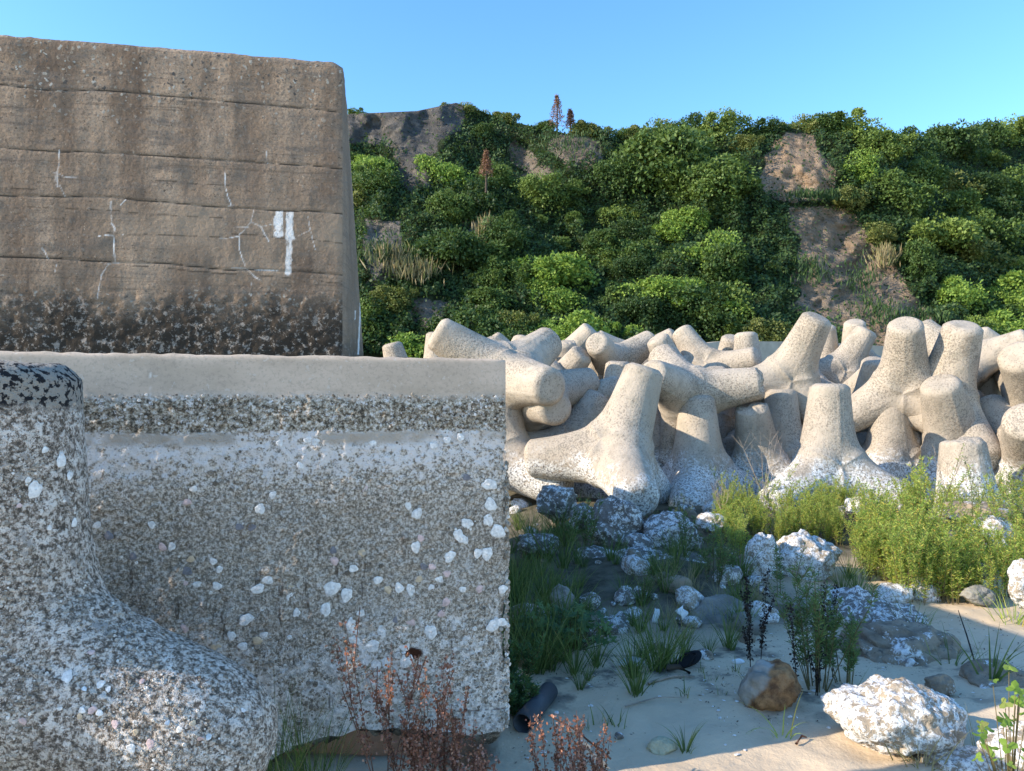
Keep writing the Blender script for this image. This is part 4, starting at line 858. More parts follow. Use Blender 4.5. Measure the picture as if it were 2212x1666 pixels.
# reeds and dry grass patches
def tufts(name, spots, h, mat, label, per=420):
    Ps = []
    for (uu, yy, ru, ry) in spots:
        a = rs.randn(per) * ru * .5; b = rs.randn(per) * ry * .5; q_, _ = hill_at(uu + a, np.clip((768 - (yy + b)) / (768 - np.interp(uu + a, [x for x, y in skyp], [y for x, y in skyp])), 0, 1)); Ps.append(q_)
    p_ = np.concatenate(Ps) + np.array([0, -1.0, .2]); n = len(p_); D = unit(rs.randn(n, 3) * .28 + np.array([0, 0, 1])); U_ = unit(rs.randn(n, 3))
    V, F = leafs(p_, D, U_, h * (.5 + rs.rand(n)), np.full(n, .09))
    return tag(ob(name, mesh(name, V, F, mat, False)), label, 'grass', None, 'stuff')
tufts('dry_reeds', [(850, 580, 50, 22), (900, 605, 50, 18), (1050, 520, 20, 20), (1900, 575, 25, 15)], .85, ML_DRY, 'patches of dry tan reeds and seed heads on the hillside', per=260)
tufts('slope_grass', [(1740, 440, 60, 8), (1800, 440, 40, 8), (1745, 600, 40, 30), (1850, 620, 40, 50), (1880, 690, 60, 30), (1960, 700, 60, 20), (830, 560, 40, 30), (1230, 330, 60, 30)], .45, ML_VINE, 'thin green grass on the landslip', per=300)
# dead pines
def dead_pine(px, py0, py1, Y, lab):
    p0 = P(px, py1, Y); hgt = (py1 - py0) / 1600 * Y; t_ = empty('dead_pine', p0, lab, 'tree')
    V, F = tube([(0, 0, -1), (.03, 0, hgt * .5), (0, 0, hgt)], [.09, .06, .015]); ob('trunk', mesh('trunk', V, F, M_BARK), t_)
    n = 800; zz = rs.rand(n) ** .8; rad = (1 - zz) * hgt * .30 * rs.rand(n) ** .5 + .05; th = np.floor(rs.rand(n) * 9) * .698 + .12 * rs.randn(n) + np.floor(zz * 9) * .5
    pc = np.stack([np.cos(th) * rad, np.sin(th) * rad, (np.floor(zz * 9) / 9 + .1) * hgt + rad * .25 + .06 * rs.randn(n)], 1)
    V, F = leafs(pc, unit(rs.randn(n, 3) + np.array([0, 0, .4])), unit(rs.randn(n, 3)), np.full(n, .2), np.full(n, .07)); ob('needles', mesh('needles', V, F, ML_RED, False), t_)
dead_pine(1050, 330, 385, 51.0, 'small orange brown dead pine standing in the middle of the green slope')
dead_pine(1203, 210, 280, 63.5, 'reddish dead pine on the crest of the hill')
dead_pine(1232, 240, 280, 64.0, 'short purplish dead conifer just right of the crest dead pine')

# ------------------------------------------------------------------ rocks
def ico(sub):
    import bmesh
    bm = bmesh.new(); bmesh.ops.create_icosphere(bm, subdivisions=sub, radius=1); V = np.array([v_.co[:] for v_ in bm.verts]); F = np.array([[v_.index for v_ in f.verts] for f in bm.faces]); bm.free(); return V, F
ICO = {s_: ico(s_) for s_ in (3, 4, 5, 6)}
def rock_mesh(seed, size, mat, sub=5, box_=.35, rough=.16, cracks=0, fine=.045):
    V, F = ICO[sub]; r_ = np.random.RandomState(seed); V = V.copy(); d = V.copy()
    # planar cuts give facets
    for k in range(9):
        nrm = unit(r_.randn(1, 3))[0]; lim = .72 + .22 * r_.rand(); dd = V @ nrm; V = V - np.outer(np.clip(dd - lim, 0, None) * (.55 + box_), nrm)
    V = V * (1 + rough * fbm(d * 1.4 + seed, 3, seed) + rough * .35 * fbm(d * 4 + seed, 3, seed + 3))[:, None]
    if cracks:
        c_ = np.abs(vn(d * 2.3 + seed * 1.7, seed + 9)); V = V * (1 - cracks * np.exp(-(c_ / .05) ** 2))[:, None]
    V = V * np.array(size)
    V = V + d * (fine * min(size) * 2 * fbm(V * 22 , 3, seed + 5))[:, None]
    return mesh('rock', V, F, mat)
RG = 'boulders and broken rock on the beach'
def rock(px, py, w_, h_, Y, mat, lab, seed, depth=None, rot=0, name='rock', **k):
    p = P(px, py, Y); sx_, sz_ = w_ / 3200 * Y, h_ / 3200 * Y
    o = ob(name, rock_mesh(seed, (sx_, (depth or (sx_ * .8)), sz_), mat, **k), None, p + np.array([0, (depth or sx_ * .8) * .5, 0])); o.rotation_euler = (0, R(rot), 0)
    return tag(o, lab, 'rock', RG)
def gy_(py, px=1400): return gpt(px, py)[1]
rock(1207, 1088, 92, 92, 7.3, MR_S, 'speckled white and grey rounded boulder under the shaded tetrapod foot', 1, rot=-18)
rock(1333, 1140, 118, 118, 6.6, MR_S, 'largest brown and white mottled boulder in the shaded rubble', 2, rot=25)
rock(1257, 1118, 52, 62, 7.0, MR_S, 'small whitish rock between the two mottled boulders', 3, rot=20)
rock(1455, 1160, 130, 95, 6.5, MR_S, 'dark speckled boulder half covered by green weeds', 4)
rock(1540, 1132, 70, 45, 7.0, MR_W, 'small pale sunlit rock at the foot of the white crusted tetrapod', 5)
rock(1290, 1208, 100, 45, 6.2, MR_S, 'flat white crusted ledge rock left of the ledge row', 6)
rock(1385, 1208, 110, 42, 6.1, MR_S, 'flat white crusted ledge rock right of the ledge row', 7)
rock(1165, 1180, 100, 50, 6.4, MR_S, 'dark low rock close to the block edge in shade', 8)
rock(1215, 1300, 52, 70, 5.0, MR_G, 'pointed bluish grey stone standing above the broad leaved plant', 9, rot=-10, box_=.5)
rock(1475, 1250, 190, 90, 5.9, MR_S, 'broad speckled mound of rock in the middle of the shade', 10)
rock(1560, 1350, 170, 100, 4.95, MR_G, 'low sandy grey rock dusted with shell bits in the shade', 11, rough=.1)
rock(1360, 1375, 110, 90, 4.9, MR_S, 'grey and white rock half hidden behind tall grass', 12)
rock(1757, 1212, 150, 112, 5.9, MR_W, 'big sunlit white crusted boulder behind the feathery bush', 13, box_=.4)
rock(1655, 1225, 78, 150, 5.8, MR_W, 'tall pale rock just left of the big sunlit white boulder', 14)
rock(1880, 1400, 280, 210, 4.95, MR_S, 'wide sloping white speckled rock in shade behind the black stems', 15, rot=-12, depth=.5)
rock(1963, 1440, 265, 150, 4.35, MR_B, 'large brown cracked rock behind the white crusted foreground rock', 16, depth=.35, cracks=.16, rough=.14)
rock(1678, 1500, 140, 124, 3.6, MR_O, 'rounded stone with a smooth grey face and rusty orange side', 17, rot=-12, box_=.45, rough=.16, fine=.015)
rock(1968, 1568, 285, 178, 3.14, MR_W, 'largest white crusted rock lying on the sand in the right foreground', 18, depth=.24, rot=8, rough=.11, sub=6)
rock(2038, 1487, 66, 52, 3.75, MR_B, 'small rough brown stone perched behind the white crusted rock', 19)
rock(2190, 1482, 160, 75, 3.85, MR_B, 'pale tan rock cut off by the right edge behind the vine', 20)
rock(2095, 1668, 170, 70, 2.98, MR_W, 'low white crusted rock at the bottom edge below the vine', 21, depth=.14)
rock(2222, 1645, 120, 130, 2.9, MR_W, 'white crusted rock in the bottom right corner', 22, depth=.14)
rock(2225, 1268, 75, 110, 4.9, MR_W, 'white rock cut off by the right edge beyond the sand', 23)
rock(2150, 1160, 110, 85, 6.3, MR_W, 'white rock showing through the weeds at upper right', 24)
rock(2085, 1180, 150, 60, 6.5, MR_B, 'sandy rock among the weeds left of the white one', 25)
rock(1935, 1290, 80, 50, 5.4, MR_W, 'pale rock at the base of the weeds behind the sloping speckled rock', 26)
rock(2000, 1290, 90, 60, 5.5, MR_W, 'pale lumpy rock in the shadow at the base of the weeds', 27)
rock(1875, 1100, 90, 50, 7.6, MR_W, 'pale rock under the wide feet of the upright tetrapod', 28)
rock(2150, 1115, 180, 55, 7.2, MR_B, 'flat sandy rock ledge below the chipped tetrapod', 29)
rock(1431, 1620, 66, 40, 3.22, MR_Y, 'small cream yellow stone lying on the shaded sand', 30, rough=.08, fine=.006)
rock(1620, 1230, 60, 60, 6.1, MR_B, 'dull brown rock left of the tall pale one', 31)
rock(1520, 1432, 66, 20, 4.32, MR_G, 'flat grey stone edged with white beside the black sandal', 33)
rock(2120, 1290, 70, 40, 5.3, MR_G, 'grey stone at the sand edge under the right hand weeds', 35)
ROB = []
RBs = [ob('rubble_stone', rock_mesh(600 + k, (.06, .05, .04), (MR_S, MR_S, MR_G, MR_B, MR_S, MR_W)[k], sub=3)) for k in range(6)]
k = 0; rr_ = random.Random(77)
while k < 90:
    px, py = rr_.uniform(1100, 1660), rr_.uniform(1090, 1420)
    if k % 5 == 4: px, py = rr_.uniform(1540, 2200), rr_.uniform(1090, 1320)
    if k % 11 == 10: px, py = rr_.uniform(1110, 2000), rr_.uniform(1380, 1600)
    x, y = gpt(px, py); o = RBs[k] if k < 6 else RBs[rr_.randrange(6)].copy()
    if k >= 6: col.objects.link(o)
    s = rr_.uniform(.25, 1.0) ** 1.3 * (2.4 if y > 4.6 else .5 if y < 4.2 else 1.0); o.location = (x, y, G(x, y) + .012 * s); o.scale = (s, s, s); o.rotation_euler = (rr_.uniform(-.5, .5), rr_.uniform(-.5, .5), rr_.uniform(0, 6))
    tag(o, None, 'stone', 'small rubble stones'); k += 1; ROB.append((px, py, o))
LMK = [(1207, 1088, 'the round speckled boulder'), (1333, 1140, 'the largest mottled boulder'), (1215, 1300, 'the pointed bluish stone'), (1475, 1250, 'the broad rock mound'), (1560, 1350, 'the sandy grey rock'), (1417, 1330, 'the upright plastic scrap'), (1368, 1440, 'the white foam float'), (1678, 1503, 'the two toned stone'), (1110, 1350, 'the block edge'), (1757, 1212, 'the big sunlit boulder'), (1100, 1180, 'the upper block edge'), (1963, 1440, 'the brown cracked rock'), (2100, 1250, 'the right hand weeds')]
rel_labels(ROB, LMK, 'small broken stone')

# ------------------------------------------------------------------ plants
def curve(p0, d, L, droop, n=5, side=0):
    pts = [Vector(p0)]; d = Vector(d).normalized()
    for k in range(n):
        d = (d + Vector((side, 0, -droop / n))).normalized(); pts.append(pts[-1] + d * (L / n))
    return pts
def ribbon(pts, w0, r_):
    V = []; F = []; a = r_.uniform(0, 3.14); s = Vector((math.cos(a), math.sin(a), 0))
    for k, p in enumerate(pts):
        w_ = w0 * (1 - (k / (len(pts) - 1)) ** 1.5) * .5 + .0002; V += [tuple(p - s * w_), tuple(p + s * w_)]
    for k in range(len(pts) - 1): F.append((2 * k, 2 * k + 1, 2 * k + 3, 2 * k + 2))
    return V, F
def feather(seed, n_st, h, leafL, mat, stem=M_STEM, name='feathery_weed', width=.006, spread=.35, stemlow=0.15, per=46):
    r_ = random.Random(seed); st = []; lp = []; ld = []; lu = []; ll = []
    for k in range(n_st):
        a = r_.uniform(0, 6.28); sp_ = r_.uniform(0, spread); hh = h * r_.uniform(.6, 1.1)
        pts = curve((math.cos(a) * .04, math.sin(a) * .04, -.02), (math.cos(a) * sp_, math.sin(a) * sp_, 1), hh, r_.uniform(-.1, .25), 6)
        st.append(tube(pts, [.0035 * (1 - j / 8) for j in range(7)], 4))
        for sb in range(3):          # side sprays
            j = r_.randint(2, 5); b = r_.uniform(0, 6.28); p2 = curve(pts[j], (math.cos(b) * .5, math.sin(b) * .5, 1), hh * r_.uniform(.15, .35), .1, 4); st.append(tube(p2, [.0018] * 5, 3))
            for q_ in range(per // 2):
                f_ = r_.random() * 3.99; i = int(f_); p = p2[i].lerp(p2[i + 1], f_ - i); lp.append(p); c = r_.uniform(0, 6.28); ld.append(Vector((math.cos(c) * .8, math.sin(c) * .8, r_.uniform(.2, .9)))); ll.append(leafL * r_.uniform(.5, 1))
        for q_ in range(per):
            f_ = (stemlow + (1 - stemlow) * r_.random()) * 5.99; i = int(f_); p = pts[i].lerp(pts[i + 1], f_ - i); lp.append(p); c = r_.uniform(0, 6.28)
            ld.append(Vector((math.cos(c), math.sin(c), r_.uniform(.1, .9)))); ll.append(leafL * r_.uniform(.6, 1.2) * (1.1 - f_ / 9))
    t_ = bpy.data.objects.new(name, None); col.objects.link(t_); t_.empty_display_size = .05
    V, F = joinvf(st); a_ = ob('stems', mesh('stems', V, F, stem), t_)
    D = unit(np.array([tuple(x) for x in ld])); n = len(D); rs_ = np.random.RandomState(seed); V, F = leafs(np.array([tuple(x) for x in lp]), D, unit(rs_.randn(n, 3)), np.array(ll), np.array(ll) * 0 + width)
    b_ = ob('leaves', mesh('leaves', V, F, mat, False), t_); KIDS[t_.name] = [a_, b_]; return t_
def grass(seed, nb, h, mat, name='grass_tuft', w_=.006, spread=.5, droop=1.2, base=.04):
    r_ = random.Random(seed); parts = []
    for k in range(nb):
        a = r_.uniform(0, 6.28); rr = base * r_.random(); s = r_.uniform(.1, spread)
        parts.append(ribbon(curve((math.cos(a) * rr, math.sin(a) * rr, -.01), (math.cos(a) * s, math.sin(a) * s, 1), h * r_.uniform(.45, 1.1), droop * r_.uniform(.3, 1.2), 6), w_, r_))
    V, F = joinvf(parts); return ob(name, mesh(name, V, F, mat, False))
def dock(seed, n_st, h, hus, stem, name='dried_dock_plant', spread=.3, clus=26, size=.006):
    r_ = random.Random(seed); st = []; C_ = []
    for k in range(n_st):
        a = r_.uniform(0, 6.28); sp_ = r_.uniform(.05, spread); hh = h * r_.uniform(.55, 1.05); pts = curve((math.cos(a) * .05, math.sin(a) * .03, -.02), (math.cos(a) * sp_, math.sin(a) * sp_, 1), hh, r_.uniform(-.1, .3), 7)
        st.append(tube(pts, [.003 * (1 - j / 9) for j in range(8)], 4))
        for sb in range(r_.randint(0, 3)):
            j = r_.randint(2, 5); b = r_.uniform(0, 6.28); p2 = curve(pts[j], (math.cos(b) * .35, math.sin(b) * .35, 1), hh * r_.uniform(.2, .4), 0, 4); st.append(tube(p2, [.0018] * 5, 3))
            for q_ in range(clus):
                f_ = r_.random() * 3.99; i = int(f_); p = p2[i].lerp(p2[i + 1], f_ - i); C_.append(p + Vector([r_.gauss(0, .005) for _ in range(3)]))
        for q_ in range(int(clus * 4 * hh / h)):
            wl = r_.randint(0, 13); f_ = 1.8 + wl / 14 * 5.1 + r_.gauss(0, .07); f_ = min(max(f_, .5), 6.98); i = int(f_); p = pts[i].lerp(pts[i + 1], f_ - i); C_.append(p + Vector((r_.gauss(0, .0085), r_.gauss(0, .0085), r_.gauss(0, .005))))
    t_ = bpy.data.objects.new(name, None); col.objects.link(t_); t_.empty_display_size = .05
    V, F = joinvf(st); a_ = ob('stems', mesh('stems', V, F, stem), t_)
    Pc = np.array([tuple(x) for x in C_]); n = len(Pc); rs_ = np.random.RandomState(seed); S = size * (.6 + .8 * rs_.rand(n)); D = unit(rs_.randn(n, 3))
    V1_, F1_ = leafs(Pc, D, unit(rs_.randn(n, 3)), S * 1.6, S * 1.3); b_ = ob('seed_husks', mesh('seed_husks', V1_, F1_, hus, False), t_); KIDS[t_.name] = [a_, b_]; return t_
def lobed(seed, n, R_, leaf, mat, stem, name, h=.18, lobes=5):
    r_ = random.Random(seed); V = []; F = []; st = []
    for k in range(n):
        a = r_.uniform(0, 6.28); rr = R_ * math.sqrt(r_.random()); z = h * r_.uniform(.35, 1) * (1.15 - .6 * rr / R_); c = Vector((math.cos(a) * rr, math.sin(a) * rr, z))
        st.append(tube(curve((c.x * .2, c.y * .2, -.01), (c.x * .8, c.y * .8, z), c.length * .97, .1, 3), [.0025, .002, .0018, .0015], 3))
        nrm = Vector((r_.gauss(0, .45) + c.x * 1.5, r_.gauss(-.35, .4) + c.y, 1)).normalized(); u_ = nrm.orthogonal().normalized(); u_.rotate(Matrix.Rotation(r_.uniform(0, 6.28), 3, nrm)); v_ = nrm.cross(u_); L = leaf * r_.uniform(.6, 1.2)
        b = len(V); V.append(tuple(c)); m_ = lobes * 4
        for j in range(m_ + 1):
            th = -2.65 + 5.3 * j / m_; lob = .72 + .28 * math.cos(th * lobes / .98) if True else 1; rad = L * lob * (1.05 - .22 * abs(th) / 2.6); V.append(tuple(c + u_ * math.cos(th) * rad + v_ * math.sin(th) * rad + nrm * (.12 * L * math.cos(th * 2) - .1 * L)))
        for j in range(m_): F.append((b, b + 1 + j, b + 2 + j))
    t_ = bpy.data.objects.new(name, None); col.objects.link(t_); t_.empty_display_size = .05
    a_ = ob('leaves', mesh('leaves', V, F, mat, False), t_); v2, f2 = joinvf(st); b_ = ob('stems', mesh('stems', v2, f2, stem), t_); KIDS[t_.name] = [a_, b_]; return t_
def setp(o, px, py, s=1, rz=0, lab=None, cat=None, group=None, Y=None, dz=0):
    if Y is None: x, y = gpt(px, py)
    else: x, y = (px - 1106) / 1600 * Y, Y
    o.location = (x, y, G(x, y) + dz); o.scale = (s, s, s); o.rotation_euler = (0, 0, rz); tag(o, lab, cat, group); return o
# sunlit feathery weeds
FW = [feather(k, 11, .62, .05, ML_WEED, per=70, width=.008) for k in range(4)] + [feather(20 + k, 7, .74, .045, ML_WEED, per=80, width=.008) for k in range(2)]
wspots = []; WOB = []
rw = random.Random(5)
for k in range(125):
    px = rw.uniform(1560, 2230); 
    lo = 1300 - 90 * (1 - min(1, max(0, (px - 1600) / 320))); py = rw.uniform(1105, lo) if px > 1850 else rw.uniform(1095, 1180)
    wspots.append((px, py))
wspots += [(x, y) for x, y in [(1960, 1300), (1990, 1305), (2030, 1300), (2060, 1305), (2095, 1302), (2130, 1305), (2160, 1300), (1905, 1250), (1930, 1270), (2190, 1290), (1880, 1240), (1585, 1190), (1600, 1210), (1570, 1215), (1580, 1160)]]
for k, (px, py) in enumerate(wspots):
    i = k if k < 6 else rw.randrange(6); o = FW[i] if k < 6 else copy_tree(FW[i])
    WOB.append(o); s = rw.uniform(.65, 1.1) * (.6 if px < 1850 else .88)
    setp(o, px, py, s, rw.uniform(0, 6.28), 'bright green feathery weed in the sunlit thicket below the tetrapods', 'weed', 'sunlit feathery weeds')
rel_labels([(a[0], a[1], b) for a, b in zip(wspots, WOB)], [(1755, 1200, 'the big sunlit boulder'), (2092, 1100, 'the chipped tetrapod'), (1985, 1180, 'the tallest weed'), (2212, 1270, 'the right edge rock'), (1600, 1130, 'the white crusted foot'), (1935, 1290, 'the pale weed base rock'), (2110, 1240, 'the sandy weed rock')], 'sunlit feathery weed')
o = feather(41, 6, .95, .05, ML_WEED, per=80); setp(o, 1985, 1215, 1.15, 0, 'tallest feathery weed, its spire rising in front of the upright speckled tetrapod', 'weed')
o = feather(42, 3, .8, .045, ML_WEEDD, per=70, spread=.12); setp(o, 2115, 1180, 1.0, 0, 'thin upright weed in front of the chipped tetrapod leg', 'weed')
o = feather(43, 4, .8, .05, ML_WEEDD, per=70, spread=.15); setp(o, 2195, 1230, 1.0, 0, 'dark green upright weed at the right edge', 'weed')
o = feather(44, 2, .7, .045, ML_WEED, per=80, spread=.1); setp(o, 1722, 1160, 1.0, 0, 'slender pale weed left of the upright tetrapod feet', 'weed')
o = feather(45, 2, .62, .05, ML_WEEDD, per=80, spread=.08); setp(o, 1692, 1290, 1.0, 0, 'slender dark green weed in front of the tall pale rock', 'weed')
# shaded feathery weeds
FOB = []; SOB = []; HOB = []
FD = [feather(60 + k, 6, .38, .04, ML_WEEDD, per=45) for k in range(3)]
for k, (px, py, s) in enumerate([(1255, 1200, 1.3), (1470, 1190, .9), (1490, 1180, .8), (1345, 1200, .5), (1275, 1180, 1.0), (1540, 1260, 1.0), (1570, 1250, .9), (1520, 1240, .8), (1400, 1300, .6), (1460, 1130, .8), (1410, 1160, .6), (1620, 1160, .8), (1440, 1170, .7)]):
    o = FD[k] if k < 3 else copy_tree(FD[k % 3]); setp(o, px, py, s, k * 1.3, None, 'weed', 'shaded feathery weeds'); FOB.append((px, py, o))
rel_labels(FOB, LMK, 'small green feathery weed')
BU = feather(70, 16, .62, .05, ML_WEEDD, per=80, spread=.45, stemlow=.3, name='feathery_bush'); setp(BU, 1765, 1490, 1.0, 0, 'grey green feathery bush on the sand in front of the big white boulder', 'bush')
BU2 = feather(71, 8, .5, .045, ML_WEEDD, per=70, spread=.6, stemlow=.3, name='feathery_bush'); setp(BU2, 1825, 1480, 1.0, 0, 'smaller feathery bush leaning over the sloping speckled rock', 'bush')
for k, (px, py, h, n_, lab) in enumerate([(1628, 1452, .62, 3, 'black dead seed stalk left of the feathery bush'), (1745, 1505, .62, 3, 'thick black dead seed stalk in the middle of the feathery bush'), (1790, 1470, .68, 3, 'tall black dead seed stalk on the right side of the feathery bush')]):
    setp(dock(80 + k, n_, h, ML_BLACK, M_BSTEM, 'dead_seed_stalk', spread=.12, clus=60, size=.008), px, py, 1, 0, lab, 'dead plant')
# red brown dried dock in the foreground
for k, (px, Y_, h, n_, lab) in enumerate([(900, 2.62, .58, 9, 'tall red brown dried dock in front of the block, leftmost clump'), (950, 2.60, .46, 11, 'dense red brown dried dock clump in front of the block underside'), (1010, 2.62, .38, 10, 'low red brown dried dock clump by the lower right corner of the block'), (1195, 2.75, .42, 6, 'red brown dried dock right of the block, below the grey pipe'), (1275, 2.75, .38, 10, 'spreading red brown dried dock on the shaded sand at the bottom edge'), (835, 2.60, .64, 5, 'red brown dried dock leaning out left from the clump at the block')]):
    o = dock(90 + k, n_, h, ML_DOCK, M_DSTEM, spread=.28, clus=30, size=.0075); setp(o, px, 0, 1.0, k, lab, 'dried plant', None, Y=Y_)
# fallen red stem
V, F = tube([P(1185, 1545, 2.9), P(1240, 1575, 2.9), P(1320, 1640, 2.85)], [.003, .004, .004], 5); tag(ob('fallen_stalk', mesh('fallen_stalk', V, F, M_DSTEM)), 'fallen reddish stem slanting over the dried dock on the sand', 'stem')
# grasses
GR = [grass(110 + k, 40, .42, ML_GRASS, w_=.007) for k in range(3)] + [grass(120, 24, .3, ML_GRASS, w_=.009, droop=1.6), grass(121, 30, .2, ML_STRAW, w_=.004, droop=1.4)]
gs = []
rg_ = random.Random(9)
for k in range(62): gs.append((rg_.uniform(1100, 1250), rg_.uniform(1110, 1460), rg_.uniform(.5, 1.2), rg_.randrange(3)))
for k in range(46): gs.append((rg_.uniform(1240, 1620), rg_.uniform(1150, 1420), rg_.uniform(.35, .8), rg_.randrange(3)))
for (a, b, s) in [(1420, 1450, 1.1), (1430, 1440, 1.0), (1370, 1460, .8), (1455, 1440, .8), (1375, 1500, .85), (1290, 1440, .8), (1255, 1490, .5), (1270, 1470, .4), (1365, 1465, .7), (1390, 1420, .7), (1600, 1250, .9), (1460, 1230, .7), (1820, 1280, .8), (1850, 1290, .8), (1880, 1310, .7), (1835, 1250, .8)]: gs.append((a, b, s, rg_.randrange(3)))
for k in range(10): gs.append((rg_.uniform(1100, 1150), rg_.uniform(1350, 1460), rg_.uniform(.5, .9), 4))
for k in range(24): gs.append((rg_.uniform(1380, 1640), rg_.uniform(1230, 1380), rg_.uniform(.6, 1.2), 4))
GOB = {0: [], 4: []}
for k, (px, py, s, i) in enumerate(gs):
    o = GR[i]
    if k > 0 and o.get('label'): o = o.copy(); col.objects.link(o)
    GOB[4 if i == 4 else 0].append((px, py, o))
    setp(o, px, py, s, k * 1.1, 'straw coloured dry grass tuft in the shaded rubble' if i == 4 else 'green grass tuft in the shade beside the block', 'grass', 'dry grass tufts' if i == 4 else 'green grass tufts')
rel_labels(GOB[0], LMK, 'green grass tuft'); rel_labels(GOB[4], LMK, 'straw coloured dry grass tuft')
for i in (3,):
    setp(GR[3], 1480, 1625, .6, 0, 'bright green grass tuft sprouting beside the cream stone', 'grass')
def g2(seed, n_, h, mat, px, py, s, lab, **k): return setp(grass(seed, n_, h, mat, **k), px, py, s, seed, lab, 'grass')
g2(130, 16, .36, ML_GRASS, 2140, 1475, 1.0, 'green grass tuft between the brown rock and the tan rock', w_=.012, spread=.7)
g2(131, 9, .22, ML_STRAW, 1835, 1500, .9, 'pale star shaped seed head grass beside the white crusted rock', w_=.006, droop=.2, spread=.9)
g2(132, 9, .22, ML_WEED, 1690, 1590, 1.0, 'small yellow green sprout on the sand at the shadow edge', w_=.006, droop=2.2)
g2(133, 40, .26, ML_STRAW, 1985, 1648, 1.0, 'straggly yellowing grass in front of the white crusted rock', w_=.007, spread=1.2, droop=.8, base=.12)
g2(134, 16, .26, ML_GRASS, 2060, 1440, 1.0, 'sparse bent grass on the sand behind the brown rock', w_=.008, spread=1.0, base=.15)
g2(135, 40, .36, ML_WEED, 2190, 1345, 1.0, 'arching light green grass at the right edge of the sand', w_=.006, spread=.9, droop=1.5, base=.12)
g2(136, 14, .24, ML_STRAW, 2120, 1640, .9, 'thin dry grass between the two bottom right white rocks', w_=.005, spread=.8)
g2(137, 30, .34, ML_GRASS, 1975, 1350, .8, 'sparse dark grass on top of the sloping speckled rock', w_=.006, spread=1.0, base=.15)
GL = [grass(140 + k, 34, .72, ML_GRASS, w_=.007, spread=.45, droop=.8) for k in range(2)]
for k, (px, Y_, s) in enumerate([(600, 2.42, .62), (645, 2.45, .55), (675, 2.5, .66), (625, 2.42, .5), (705, 2.52, .42), (590, 2.46, .6)]):
    o = GL[k] if k < 2 else GL[k % 2].copy()
    if k > 1: col.objects.link(o)
    setp(o, px, 0, s, k, 'green grass tuft between the near tetrapod foot and the block', 'grass', 'grass tufts at the near tetrapod foot', Y=Y_)
for k, (px, py, n_) in enumerate([(1560, 1500, 6), (1620, 1480, 7), (1590, 1450, 5), (1300, 1560, 9), (1330, 1570, 7), (1270, 1575, 8), (1535, 1470, 6), (1660, 1445, 6), (1480, 1500, 6), (1400, 1480, 8), (1240, 1590, 6), (1515, 1450, 6)]):
    if k == 0: GS = grass(150, 8, .10, ML_GRASS, name='grass_sprout', w_=.005); o = GS
    else: o = GS.copy(); col.objects.link(o)
    setp(o, px, py, rg_.uniform(.6, 1.3), k * 2.1, None, 'grass', 'little grass sprouts on the shaded sand'); SOB.append((px, py, o))
rel_labels(SOB, LMK + [(1155, 1550, 'the grey plastic pipe'), (1431, 1620, 'the cream yellow stone'), (1484, 1442, 'the black sandal')], 'little grass sprout on the sand')
# broad leaved plants
setp(lobed(160, 95, .24, .045, ML_BROAD, M_STEM, 'broad_leaved_plant', h=.28), 1240, 1400, 1, 0, 'dark green broad leaved plant below the pointed bluish stone', 'plant')
setp(lobed(161, 70, .17, .04, ML_BROAD, M_STEM, 'broad_leaved_plant', h=.26), 1165, 1395, 1, 0, 'dark green broad leaved plant next to the block edge', 'plant')
o = feather(162, 22, .24, .045, ML_BROAD, per=44, spread=.7, width=.010, name='low_bush'); setp(o, 1114, 1540, .85, 0, 'low dark green bush behind the grey pipe at the block corner', 'bush')
o = feather(163, 12, .28, .045, ML_BROAD, per=40, spread=.5, width=.009, name='low_bush'); setp(o, 1120, 1475, 1.0, 0, 'leafy dark sprig at the block edge above the low bush', 'bush')
vp = P(2185, 1560, 2.9)
VN = lobed(164, 34, .14, .034, ML_VINE2, M_STEM, 'lobed_vine', h=.5, lobes=3); setp(VN, 2180, 0, 1, 0, 'bright green vine with lobed leaves at the right edge above the white rocks', 'vine', None, Y=2.72, dz=.02)
# dead white twigs by the tetrapods
def twig(px, py, Y, h, lab, seed):
    r_ = random.Random(seed); parts = []
    for k in range(7):
        a = r_.uniform(0, 6.28); pts = curve((0, 0, 0), (math.cos(a) * .4, math.sin(a) * .2, 1), h * r_.uniform(.6, 1), .1, 5); parts.append(tube(pts, [.003, .0028, .0025, .002, .0015, .001], 3))
        for j in range(5):
            b = r_.uniform(0, 6.28); i = r_.randint(1, 4); parts.append(tube(curve(pts[i], (math.cos(b) * .8, .2, .9), h * .25, 0, 2), [.0018, .0014, .001], 3))
    V, F = joinvf(parts); tag(ob('dry_twig', mesh('dry_twig', V, F, M_TWIG), None, P(px, py, Y)), lab, 'twig')
twig(1650, 1075, 8.0, .75, 'bare pale twigs in front of the rough topped tetrapod', 1)
twig(2045, 1070, 8.0, .55, 'bare pale twigs left of the chipped tetrapod', 2)
twig(1560, 1110, 7.5, .4, 'bare pale twigs right of the white crusted tetrapod foot', 3)
twig(1230, 960, 9.2, .3, 'bare pinkish twigs in the gap between shaded tetrapods', 4)
